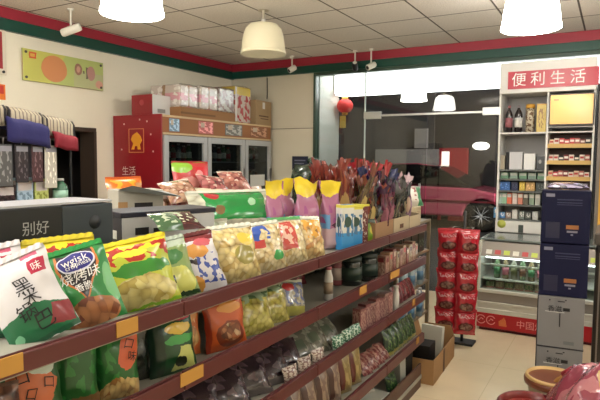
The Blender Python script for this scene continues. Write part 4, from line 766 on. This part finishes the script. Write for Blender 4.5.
for i, (px, c, nm) in enumerate(((501.5, (170, 200, 190), 'pale mint'), (506.5, (150, 190, 160), 'light green'), (511.5, (220, 110, 80), 'orange'), (517, (216, 196, 190), 'pale pink'), (522.5, (206, 130, 110), 'salmon'), (528, (90, 84, 70), 'dark olive'), (534, (140, 160, 140), 'grey green'), (540, (190, 190, 180), 'off white'))):
    pack(px, 1.089, .045, .11, .07, art('row4_%d' % i, c, [('rect', .1, .6, .9, .9, (226, 222, 214))], .4, 0, 0), f'{nm} upright packet on the fourth cabinet row', 'packets on the fourth cabinet row')
for i, (px, c, nm, h) in enumerate(((499, (70, 140, 200), 'blue and white', .1), (505, (70, 130, 190), 'sky blue', .06), (511, (150, 130, 120), 'brown grey', .06), (517.5, (214, 210, 204), 'white', .09), (524.5, (120, 130, 124), 'grey green', .08), (531, (90, 96, 92), 'dark grey', .07), (538, (200, 200, 196), 'off white', .08))):
    pack(px, .945, .05, h, .07, art('row5_%d' % i, c, [('blot', .1, .3, .9, .9, 4, .5, (224, 224, 220))], .4, 0, 0), f'{nm} packet on the lowest cabinet row', 'packets on the lowest cabinet row')
# cigarette packs in the second column
CIGC = (((190, 50, 60), 'red'), ((214, 200, 190), 'white'), ((120, 40, 40), 'maroon'), ((206, 180, 150), 'cream'), ((40, 36, 40), 'black'), ((170, 90, 84), 'rose'))
CM = [art('cig_%d' % i, c, [('rect', .1, .55, .9, .8, (226, 216, 206) if i not in (1, 3) else (176, 60, 60))], .35, 0, 0) for i, (c, _) in enumerate(CIGC)]
for rI, (z, pat) in enumerate(((1.652, (3, 1, 0, 0, 0, 5, 2, 4)), (1.497, (1, 1, 4, 2, 1, 4, 1, 5)), (1.347, (3, 0, 5, 2, 1, 3, 5, 1)))):
    for i in range(8):
        k = pat[i]; carton('cigarette_pack', f'{CIGC[k][1]} cigarette pack on the {("top", "middle", "lowest")[rI]} gold edged row, {ORD[i]} from the wine side', 'cigarette pack', (.04, .06, .078 if (i+rI) % 3 else .066), (xm+.038+i*.044, 5.80, z), [[CM[k]]], 0, 'cigarette packs on the gold edged shelves', bevel=.002)
# neighbouring cabinet beyond, mostly out of view
t = thing('side_cabinet', 'grey framed cabinet with a yellow panel at the picture edge', 'cabinet', (.2, 5.66, 0))
MB().box(-.36, .5, .0, .4, 0, 2.14).build('body', mat('side_grey', (120, 112, 104), .5), t, bevel=.004)
MB().box(-.33, .45, -.012, 0, .93, 1.5).build('yellow_panel', mat('panel_yellow', (206, 156, 60), .5), t); MB().box(-.33, .45, -.012, 0, 1.53, 2.1).build('brown_panel', mat('panel_brown', (120, 96, 76), .5), t)
# ------------------------------------------------------------------ blue and grey cartons, dark freezer
NB = mat('carton_navy', (10, 14, 50), .6, spec=.25); GB_ = mat('carton_ash', (122, 122, 124), .55); EDGE = mat('carton_edge', (28, 26, 32), .6)
def bluebox(z, label, rot):
    t = thing('drink_carton', label, 'carton', (-.272, 3.9, z), (0, 0, R(rot)), 'stacked drink cartons on the aisle floor')
    MB().box(-.138, .138, -.11, .11, 0, .328).build('carton_body', NB, t, bevel=.004)
    MB().box(-.114, -.064, -.1115, -.11, .288, .308).box(-.05, .09, -.1115, -.11, .268, .275, 1).box(-.05, .09, -.1115, -.11, .25, .256, 1).box(-.05, .09, -.1115, -.11, .238, .242, 1).build('lettering', [mat('dim_white', (120, 122, 140), .5), mat('dim_blue', (44, 50, 84), .5)], t)
    MB().box(.005, .075, -.1115, -.11, .09, .115).build('gold_label', mat('label_copper', (150, 96, 50), .45), t)
    MB().box(.01, .07, -.1115, -.11, .068, .08).box(.032, .046, -.1115, -.11, .05, .06).build('small_lettering', mat('dim_white', (120, 122, 140), .5), t)
    MB().box(-.11, -.03, -.1115, -.11, .03, .13).build('bottle_picture', mat('navy_pic', (18, 24, 58), .4), t)
    MB().box(-.139, .139, -.02, .02, .3275, .3295).build('tape', mat('tape', (120, 110, 130), .25), t)
def greybox(z, label, rot):
    t = thing('milk_carton_case', label, 'carton', (-.276, 3.9, z), (0, 0, R(rot)), 'stacked drink cartons on the aisle floor')
    MB().box(-.132, .132, -.11, .11, 0, .33).box(-.135, .135, -.113, .113, -.001, .008, 1).box(-.137, -.131, -.112, .112, 0, .33, 1).build('carton_body', [GB_, EDGE], t, bevel=.003)
    MB().text('香滋', .042, 0, (-.035, -.1135, .252)).box(.012, .05, -.1135, -.11, .242, .262).box(-.008, -.002, -.1135, -.11, .14, .225).box(-.07, -.062, -.1135, -.11, .302, .31).box(-.02, .02, -.1135, -.11, .298, .303).box(.02, .03, -.1135, -.11, .308, .314).build('lettering', INK, t)
    MB().box(-.09, .02, -.1132, -.11, .23, .234).build('white_line', mat('line_pale', (186, 186, 188), .5), t)
    MB().box(.02, .08, -.1132, -.11, .03, .05).build('faint_print', mat('faint_grey', (104, 106, 108), .5), t)
greybox(.0, 'grey carton with black characters at the bottom of the stack on the floor', 5); greybox(.332, 'grey carton with black characters, second from the floor in the stack', 5)
bluebox(.665, 'navy blue carton resting on the two grey cartons', 5); bluebox(1.0, 'navy blue carton on top of the stack of cartons', 5)
o = pouch_mesh('plastic_bag', .24, .16, .035, [art('print_bag_dark', (150, 140, 170), [('blot', 0, 0, 1, 1, 4, .5, (40, 32, 60))], .2, .1)], None, 71); tag(o, 'crumpled pale purple plastic bag lying on the topmost navy carton', 'bag'); o.location = (-.26, 3.84, 1.345); o.rotation_euler = (R(-82), 0, R(6))
t = thing('chest_freezer', 'dark grey metal cabinet beside the stack of navy and grey cartons', 'freezer', (.26, 4.5, 0))
DM = mat('dark_metal', (62, 60, 60), .35, .5)
MB().box(-.36, .4, -.3, .3, 0.04, .95).build('body', DM, t, bevel=.012); MB().box(-.37, .41, -.31, .31, .95, 1.03).build('lid', mat('lid_grey', (96, 92, 88), .4), t, bevel=.01)
MB().box(-.34, .38, -.28, .28, 0, .04).build('plinth', BLACK, t); MB().box(-.335, -.325, -.31, -.3, .1, .9).build('edge_strip', STEEL, t)
MB().box(-.31, -.28, -.312, -.3, .55, .63).build('lock_plate', mat('lock_white', (206, 204, 200), .4), t)
# ------------------------------------------------------------------ pots, brush and wrapped pack on the floor
t = thing('ceramic_pot', 'tan ceramic pot with a brown rim holding a wooden brush', 'pot', (-.262, 3.38, 0))
PT = mat('pot_green', (152, 140, 108), .4, var=.15); PRM = mat('pot_rim', (116, 62, 40), .35); PIN = mat('pot_inside', (206, 170, 112), .4)
MB().lathe([(.095, 0), (.10, .01), (.128, .2), (.135, .245)], 32).build('pot_body', PT, t)
MB().lathe([(.135, .24), (.153, .25), (.156, .275), (.15, .285)], 32).build('rim_band', PRM, t)
b = MB().lathe([(.15, .284), (.146, .3), (.136, .302), (.13, .28), (.12, .2), (.09, .03), (0, .025)], 32); b.build('inner_wall', PIN, t)
t = thing('brush', 'wooden brush with a red handle standing slanted in the tan pot', 'brush', (-.28, 3.36, .03))
MB().tube([(-.02, -.0, 0), (.05, -.02, .27)], .012).build('stick', mat('wood_stick', (176, 130, 70), .5), t)
MB().tube([(.0, -.02, .20), (.05, -.028, .27), (.085, -.03, .305)], [.012, .014, .016]).build('wooden_shaft', mat('wood_stick', (176, 130, 70), .5), t)
MB().tube([(.075, -.03, .295), (.125, -.04, .335)], [.026, .03], 0, 10).build('red_handle', mat('handle_red', (140, 26, 46), .4), t)
t = thing('red_tub', 'red brown glazed tub below the tan ceramic pot', 'tub', (-.33, 2.97, 0))
MB().lathe([(.11, 0), (.115, .01), (.145, .25)], 32).build('tub_body', mat('tub_red', (140, 50, 44), .35), t); MB().lathe([(.143, .245), (.16, .255), (.162, .275), (.15, .285), (.138, .28), (.13, .24), (.1, .02), (0, .015)], 32).build('rim_band', mat('tub_rim', (120, 34, 32), .3), t)
carton('carton', 'brown carton under the wrapped pink pack beside the red tub', 'carton', (.46, .34, .43), (.08, 2.6, 0), [[KRAFT]], 0)
t = thing('wrapped_pack', 'clear wrapped pink and red pack with white glints in the lower corner', 'pack', (.06, 2.62, .432), (0, 0, R(22)))
a_wr = art('print_wrap', (140, 60, 76), [('blot', 0, 0, 1, 1, 3, .52, (176, 110, 116)), ('blot', .3, 0, 1, .6, 5, .56, (206, 170, 150)), ('ell', .45, .35, .2, .12, (190, 150, 90))], .12, .15, .9, .9, 22)
b = MB(); nn = 22
for j in range(nn+1):
    for i in range(nn+1):
        u, v = i/nn, j/nn; q = (1-abs(2*u-1)**3)**.7*(1-abs(2*v-1)**3)**.7
        zz = .2*q*(1.1-.5*u*(1-v)) + .04*noise.noise(Vector((u*5, v*6, 3)))*min(1, q*2)+.03*abs(noise.noise(Vector((u*17, v*15, 8))))*min(1, q*2)
        b.v.append(((u-.5)*.5, (v-.5)*.42, zz))
for j in range(nn):
    for i in range(nn): b.face((j*(nn+1)+i, j*(nn+1)+i+1, (j+1)*(nn+1)+i+1, (j+1)*(nn+1)+i), 0, [(i/nn, j/nn), ((i+1)/nn, j/nn), ((i+1)/nn, (j+1)/nn), (i/nn, (j+1)/nn)], True)
b.quad([(-.25, .21, 0), (.25, .21, 0), (.25, -.21, 0), (-.25, -.21, 0)]); b.build('wrapped_body', a_wr, t)
# ------------------------------------------------------------------ fridges along the left wall
FX, FY0, FY1 = -3.9, 4.13, 6.12
t = thing('display_fridge', 'three door glass drinks fridge with a red side panel', 'fridge', (-4.24, (FY0+FY1)/2, 0))
def fr(b_, nm, mt, par=None, **k): return b_.build(nm, mt, par or t, (4.24, -(FY0+FY1)/2, 0) if par is None else (0, 0, 0), **k)
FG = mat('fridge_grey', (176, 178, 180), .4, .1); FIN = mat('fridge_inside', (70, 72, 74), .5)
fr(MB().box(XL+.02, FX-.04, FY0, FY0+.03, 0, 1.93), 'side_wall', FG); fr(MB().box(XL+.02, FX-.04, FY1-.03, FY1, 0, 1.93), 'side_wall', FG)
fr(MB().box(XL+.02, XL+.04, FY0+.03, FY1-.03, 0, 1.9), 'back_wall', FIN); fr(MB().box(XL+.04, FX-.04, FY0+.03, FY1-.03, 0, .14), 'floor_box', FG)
fr(MB().box(XL+.02, FX-.02, FY0, FY1, 1.765, 1.93), 'header_box', mat('header_brown', (150, 98, 58), .6), bevel=.004)
fr(MB().box(FX-.03, FX-.01, FY0, FY1, 1.925, 1.945).box(FX-.03, FX-.005, FY0, FY1, 1.75, 1.77), 'trim_strip', mat('strip_cream', (206, 180, 140), .5))
rs = fr(MB().box(XL+.02, FX-.012, FY0-.022, FY0-.001, 0, 1.95), 'side_panel', mat('panel_red', (138, 22, 34), .35), bevel=.003)
em = fr(MB(), 'x', FG) if False else None
b = MB()
ex, ez, s_ = -4.25, 1.69, .105
for (a0, a1, c0, c1) in ((ex-s_, ex+s_, ez+s_*1.15-.006, ez+s_*1.15), (ex-s_, ex+s_, ez-s_*1.15, ez-s_*1.15+.006), (ex-s_, ex-s_+.006, ez-s_*1.15, ez+s_*1.15), (ex+s_-.006, ex+s_, ez-s_*1.15, ez+s_*1.15)): b.box(a0, a1, FY0-.024, FY0-.022, c0, c1)
b.build('emblem_border', mat('gold_line', (206, 140, 90), .4), rs)
MB().prism([(-4.32, 1.60), (-4.29, 1.66), (-4.325, 1.70), (-4.30, 1.745), (-4.24, 1.775), (-4.19, 1.735), (-4.17, 1.69), (-4.2, 1.65), (-4.19, 1.60), (-4.23, 1.60), (-4.235, 1.635), (-4.27, 1.635), (-4.28, 1.60)], FY0-.025, FY0-.022).build('gold_emblem', mat('gold_emblem', (222, 152, 40), .4), rs)
MB().text('生活', .1, 0, (-4.36, FY0-.0235, 1.38)).build('lettering', mat('soft_white', (216, 190, 184), .5), rs)
b = MB()
for px, pz in ((-4.42, 1.86), (-4.1, 1.88), (-4.02, 1.58), (-4.46, 1.6), (-4.2, 1.9), (-4.05, 1.75)): b.box(px-.008, px+.008, FY0-.0235, FY0-.022, pz-.008, pz+.008)
b.build('dots', mat('soft_white', (216, 190, 184), .5), rs)
DY = [FY0+.01, atx(208, 150, FX).y, atx(245.5, 150, FX).y, FY1-.01]
FGL = glass('fridge_glass', (188, 196, 196), 1.45)
for i in range(3):
    a, c = DY[i]+.006, DY[i+1]-.006
    d_ = fr(MB().box(FX-.04, FX, a, a+.06, .16, 1.745).box(FX-.04, FX, c-.06, c, .16, 1.745).box(FX-.04, FX, a+.06, c-.06, 1.68, 1.745).box(FX-.04, FX, a+.06, c-.06, .16, .26), 'door', FG, bevel=.004)
    MB().box(FX-.03, FX-.024, a+.06, c-.06, .26, 1.68).build('door_glass', FGL, d_)
    MB().tube([(FX+.02, c-.04, .9), (FX+.02, c-.04, 1.4)], .01).build('handle', STEEL, d_)
for z in (.35, .62, .9, 1.18, 1.468): fr(MB().box(XL+.05, FX-.06, FY0+.04, FY1-.04, z, z+.012), 'wire_shelf', mat('fridge_shelf', (130, 132, 132), .4)); 
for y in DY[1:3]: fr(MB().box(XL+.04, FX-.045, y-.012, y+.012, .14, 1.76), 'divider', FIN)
fr(MB().box(FX, FX+.002, DY[2]+.1, DY[2]+.42, 1.18, 1.32), 'notice_sheet', mat('notice', (206, 206, 200), .5))
for (p0, p1, c, nm) in ((.10, .25, (120, 150, 176), 'poster_card'), (.55, .80, (196, 110, 110), 'poster_card'), (1.02, 1.35, (120, 120, 116), 'poster_card'), (1.52, 1.9, (140, 90, 60), 'poster_card')):
    fr(MB().box(FX-.02, FX-.016, FY0+p0, FY0+p1, 1.785, 1.915), nm, art('pc_%g' % p0, c, [('blot', .05, .05, .95, .95, 4, .5, tuple(min(255, v+70) for v in c)), ('rect', .15, .5, .4, .9, (196, 180, 160))], .4, .05, 0))
DC = [((120, 40, 40), (190, 180, 170)), ((60, 100, 60), (206, 206, 200)), ((150, 140, 120), (170, 50, 50)), ((60, 70, 90), (190, 190, 190))]
kk = 0
for di in range(3):
    for zi, z in enumerate((1.482, 1.194)):
        n = (6, 6, 6)[di]; a, c = DY[di]+.09, DY[di+1]-.09
        for i in range(n):
            k = (i+di+zi) % 4; kk += 1
            bottle('drink_bottle', f'drink bottle, {("upper", "lower")[zi]} fridge shelf, {ORD[di]} door, {ORD[i]} from the red side panel', 'bottle', (FX-.16, a+(c-a)*(i+.5)/n, z), .17+.02*(k % 2), .03, mat('fd_%d' % k, DC[k][0], .2, coat=.4), mat('fc_%d' % k, DC[k][1], .4), mat('fl_%d' % k, DC[k][1], .5), 'drinks in the glass door fridge', .45, 10)
# on top of the fridges
o = carton('carton', 'red cube carton with a white end on top of the red side panel', 'carton', (.29, .26, .2), (-4.2, 4.27, 1.952), [[mat('carton_red', (138, 24, 36), .4), mat('carton_end', (206, 206, 204), .4)], (0, 1, 0, 0, 0, 0)], 0, None)
MB().lathe([(.022, 0), (.03, 0), (.03, .002), (.022, .002)], 16).build('round_mark', mat('dim_rose', (160, 60, 66), .5), o, (0, -.1305, .12), (pi/2, 0, 0)); MB().box(.1455, .147, -.06, .05, .02, .06).build('grey_mark', GREY, o)
t = thing('tray_carton', 'wide low brown carton on the fridge under wrapped bundles', 'carton', (-4.16, 4.86, 1.945))
MB().box(-.25, .25, -.47, .47, 0, .1).build('carton_body', mat('tan_carton', (150, 108, 68), .7), t, bevel=.004); MB().box(.2502, .2515, -.47, .1, .03, .05).build('print_strip', mat('tan_dark', (120, 84, 52), .7), t)
a_tb = art('print_bundle', (196, 184, 176), [('rect', 0, .3, 1, .62, (206, 150, 160)), ('blot', 0, 0, 1, 1, 4, .56, (224, 218, 212)), ('rect', .42, .0, .52, 1, (150, 120, 90))], .18, .08, .8, .9, 20)
a_tb2 = art('print_bundle2', (190, 170, 160), [('rect', 0, .76, 1, 1, (206, 180, 80)), ('blot', 0, .05, 1, .75, 5, .5, (170, 60, 66)), ('rect', .0, .0, .12, 1, (206, 200, 196))], .18, .08, .8, .9, 20)
def bundle(label, x, y, z, dx, dy, h, mt):
    t = thing('tissue_bundle', label, 'bundle', (x, y, z), group='clear wrapped bundles on the fridge')
    b = MB(); n = 8
    b.box(-dx/2, dx/2, -dy/2, dy/2, 0, h)
    o = b.build('wrapped_body', mt, t, bevel=.02, seg=3)
    MB().tube([(dx/2*.98, -dy/2, h*.98), (dx/2*1.02, 0, h*1.015), (dx/2*.98, dy/2, h*.98)], .006, 0, 6).build('film_seam', CLEAR, t)
bundle('clear wrapped pink and white bundle nearest the red carton', -4.14, 4.55, 2.046, .42, .29, .235, a_tb); bundle('clear wrapped pink and white bundle in the middle of the brown tray', -4.12, 4.86, 2.046, .42, .30, .25, a_tb)
bundle('clear wrapped bundle with pale film at the far end of the brown tray', -4.12, 5.17, 2.046, .42, .29, .27, art('print_bundle3', (190, 188, 184), [('blot', 0, 0, 1, 1, 4, .5, (150, 130, 130))], .12, .08, .9, 1, 24))
bundle('tall clear wrapped bundle with yellow and red packs inside', -4.12, 5.52, 1.946, .38, .33, .43, a_tb2)
o = carton('carton', 'plain brown carton with a white label on the fridge corner', 'carton', (.36, .40, .3), (-4.08, 5.91, 1.946), [[mat('kraft_plain', (158, 132, 98), .8, var=.06)]], 4)
MB().box(.1802, .1815, -.03, .03, .2, .28).build('white_label', mat('lab_white', (206, 204, 200), .5), o); MB().box(.1802, .1815, -.12, .12, .1, .115).box(.1802, .1815, -.08, .12, .07, .08).build('lettering', mat('kraft_dark', (90, 62, 42), .8), o)
# ------------------------------------------------------------------ wall signs
t = thing('wall_sign', 'long green and orange sign with a pink disc on the cream wall', 'sign', (XL, 3.54, 2.33))
MB().box(.012, .03, -.44, .44, -.14, .14).build('sign_board', art('print_sign', (176, 190, 112), [('poly', [(0, 0), (.3, 0), (.5, 1), (0, 1)], (196, 196, 100)), ('rect', .6, 0, 1, .55, (176, 180, 130)), ('ell', .36, .5, .155, .43, (206, 138, 90)), ('rect', .07, .72, .15, .92, (206, 90, 50)), ('rect', .085, .77, .135, .87, (214, 170, 80)), ('ell', .66, .62, .05, .2, (150, 110, 90)), ('ell', .66, .62, .025, .11, (196, 150, 130)), ('rect', .72, .5, .74, .6, (110, 100, 80)), ('rect', .76, .34, .79, .74, (110, 100, 80)), ('ell', .83, .55, .055, .25, (176, 130, 120)), ('ell', .94, .2, .05, .14, (206, 150, 130))], .3, .02, 0), t, bevel=.003)
for y in (-.41, .41):
    for z in (-.11, .11): MB().tube([(0, y, z), (.036, y, z)], .012, 0, 12).build('standoff', mat('standoff', (70, 66, 62), .4), t)
t = thing('wall_sign', 'white sign with a dark red panel cut by the picture edge', 'sign', (XL, 2.72, 2.40))
MB().box(.005, .02, -.235, .235, -.19, .21).build('sign_board', mat('signwhite', (216, 208, 190), .4), t, bevel=.003); MB().box(.02, .023, -.22, .2, -.14, .17).build('red_panel', mat('signred', (150, 30, 40), .4), t); MB().tube([(.02, .205, -.165), (.028, .205, -.165)], .012, 0, 10).build('screw_cap', DARK, t)
t = thing('wall_notice', 'small orange and red notice below the white and red sign', 'notice', (XL, 2.86, 2.06))
MB().box(.002, .008, -.12, .085, -.06, .07).build('sheet', mat('notice_orange', (224, 120, 40), .5), t); MB().box(.008, .0095, -.12, .07, -.01, .06).build('red_band', mat('notice_red', (190, 50, 36), .5), t)
t = thing('wall_notice', 'dark navy notice with pale lines on the white tiled wall', 'notice', (-3.515, YB, 1.465))
MB().box(-.115, .115, -.012, -.001, -.085, .09).build('sheet', mat('notice_navy', (28, 32, 56), .5), t); MB().box(-.08, .08, -.0135, -.012, .03, .045).box(-.08, .06, -.0135, -.012, -.005, .005).box(-.08, .08, -.0135, -.012, -.04, -.03).build('lettering', mat('dim_white', (120, 122, 140), .5), t)
t = thing('wall_cable', 'thin black cable hanging from the trim down to the brown carton', 'cable', (-4.02, YB-.01, 2.3)); MB().tube([(0, 0, .28), (.01, -.01, .1), (0, 0, 0)], .006).build('cable', BLACK, t)
# ------------------------------------------------------------------ clothing and goods rack before the store opening
t = thing('goods_rack', 'dark wire goods rack in front of the store opening', 'rack', (-3.2, 2.03, 0))
for y in (-.5, .36):
    for x in (-.2, .14): MB().box(x-.006, x+.006, y-.006, y+.006, 0, 1.7+(.12 if y < 0 else 0)).build('post', DARK, t)
for x in (-.2, .14): MB().tube([(x, -.5, 1.82), (x, .36, 1.7)], .008).build('top_bar', DARK, t)
MB().tube([(.16, -.5, 1.62), (.16, .36, 1.62)], .006).build('hanging_rail', STEEL, t)
for z in (.4, .8, 1.2): MB().box(-.22, .18, -.52, .38, z, z+.015).build('shelf_board', mat('rack_shelf', (90, 90, 92), .5), t)
MB().box(-.23, -.22, -.5, .36, .4, 1.7).build('back_panel', mat('rack_back', (40, 38, 42), .7), t)
def cloth_sheet(name, label, cat, y0, y1, z0f, mt, drop, x0=-3.46, x1=-3.02, grp=None, seed=0, thick=.02):
    b = MB(); nx, ny = 14, 8
    for j in range(ny+1):
        y = y0+(y1-y0)*j/ny
        for i in range(nx+1):
            s = i/nx; x = x0+(x1-x0)*min(1, s/.75); zz = z0f(y)-(max(0, s-.75)/.25*drop)+.012*noise.noise(Vector((x*9, y*14, seed)))
            b.v.append((x+(.02*noise.noise(Vector((y*20, s*3, seed))) if s > .75 else 0), y, zz))
    for j in range(ny):
        for i in range(nx): b.face((j*(nx+1)+i, j*(nx+1)+i+1, (j+1)*(nx+1)+i+1, (j+1)*(nx+1)+i), 0, [(i/nx, j/ny), ((i+1)/nx, j/ny), ((i+1)/nx, (j+1)/ny), (i/nx, (j+1)/ny)], True)
    o = b.build(name, mt); md = o.modifiers.new('thick', 'SOLIDIFY'); md.thickness = thick; md.offset = 1; tag(o, label, cat, grp); return o
a_st = art('cloth_stripe', (158, 148, 128), [*[('rect', 0, .06+.11*k, 1, .09+.11*k, (96, 84, 78)) for k in range(9)], ('rect', 0, .0, 1, .07, (30, 26, 30)), ('rect', 0, .93, 1, 1, (30, 26, 30))], .85, 0, .4, 0, 30)
zf = lambda y: 1.84-(y-1.53)*.14
for i in range(4):
    y0 = 1.49+i*.225; cloth_sheet('striped_towel', f'striped beige towel over the goods rack top, {ORD[i]} from the wall signs', 'towel', y0, y0+.22, zf, a_st, .10, grp='striped towels on the goods rack', seed=i)
BLU = mat('cloth_blue', (26, 24, 84), .8, bump=.2, var=.15); RDC = mat('cloth_red', (120, 16, 34), .8, bump=.2); BKC = mat('cloth_black', (22, 20, 26), .85)
zf2 = lambda y: 1.775-(y-1.53)*.14
cloth_sheet('folded_garment', 'folded blue garment hanging over the goods rack front', 'garment', 1.92, 2.18, lambda y: zf2(y), BLU, .12, -3.4, -2.985, seed=8)
cloth_sheet('folded_garment', 'folded red garment at the rack edge under the striped towels', 'garment', 1.55, 1.86, lambda y: zf2(y)-.0, RDC, .10, -3.4, -2.99, seed=9)
cloth_sheet('folded_garment', 'folded red and black garment beside the store opening', 'garment', 2.22, 2.38, lambda y: zf2(y)-.03, RDC, .08, -3.4, -2.99, seed=10)
def hangpack(y, w_, h, mt, label):
    t = thing('hanging_pack', label, 'pack', (-3.02, y, 1.62), group='packs hanging on the goods rack')
    MB().box(.0, .014, -w_/2, w_/2, -.04-h, -.04).build('pack_body', mt, t, bevel=.004); MB().tube([(.007, 0, -.04), (.007, 0, -.005), (-.02, 0, 0)], .004, 0, 6).build('hook', STEEL, t); MB().box(.0141, .0155, -w_/2*.9, w_/2*.9, -.08, -.05).build('header_card', mat('head_card', (150, 150, 160), .5), t)
for i, (y, w_, h, c, nm) in enumerate(((1.67, .1, .2, (90, 110, 170), 'blue and white'), (1.80, .08, .22, (60, 60, 64), 'dark grey'), (1.91, .1, .24, (84, 84, 84), 'mid grey'), (2.02, .08, .22, (40, 32, 36), 'near black'), (2.12, .07, .22, (70, 40, 44), 'dark maroon'), (2.21, .08, .26, (196, 190, 176), 'cream figured'))):
    hangpack(y, w_, h, art('hp_%d' % i, c, [('blot', .1, .1, .9, .9, 5, .56, tuple(min(255, v+60) for v in c))], .4, .1, 0), f'{nm} pack hanging from the goods rack rail')
for i, (y, w_, h, c, nm) in enumerate(((1.69, .12, .15, (206, 70, 54), 'orange red'), (1.83, .1, .17, (196, 176, 176), 'pale pink'), (1.95, .1, .13, (60, 40, 44), 'dark maroon'), (2.065, .1, .17, (170, 196, 216), 'pale blue and pink'), (2.175, .09, .16, (196, 206, 120), 'yellow green'))):
    carton('packet_box', f'{nm} upright box on the goods rack shelf behind the navy gift box', 'box', (w_, .06, h), (-3.08, y, 1.216), [[art('pb_%d' % i, c, [('rect', .1, .55, .9, .9, (214, 206, 206)), ('blot', 0, 0, 1, .5, 5, .5, tuple(max(0, v-50) for v in c))], .4, .05, 0)]], 84, 'boxes on the goods rack shelf')
bottle('bottle', 'green bottle with a white cap on the goods rack before the opening', 'bottle', (-3.06, 2.31, 1.216), .16, .045, mat('bottle_green', (60, 110, 84), .2, coat=.5), PLW, mat('lab_mint', (150, 190, 170), .5), None, .45)
# store room contents seen through the opening
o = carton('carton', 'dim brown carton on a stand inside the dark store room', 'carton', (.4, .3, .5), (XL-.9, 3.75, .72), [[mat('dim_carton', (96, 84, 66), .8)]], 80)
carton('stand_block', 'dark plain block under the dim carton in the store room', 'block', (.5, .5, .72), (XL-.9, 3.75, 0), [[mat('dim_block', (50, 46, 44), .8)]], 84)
W = bpy.data.worlds.new('world'); S.world = W; W.use_nodes = True
W.node_tree.nodes['Background'].inputs[0].default_value = (.012, .013, .018, 1); W.node_tree.nodes['Background'].inputs[1].default_value = .5
S.view_settings.view_transform = 'Standard'; S.view_settings.look = 'None'; S.view_settings.exposure = .5; S.view_settings.gamma = 1
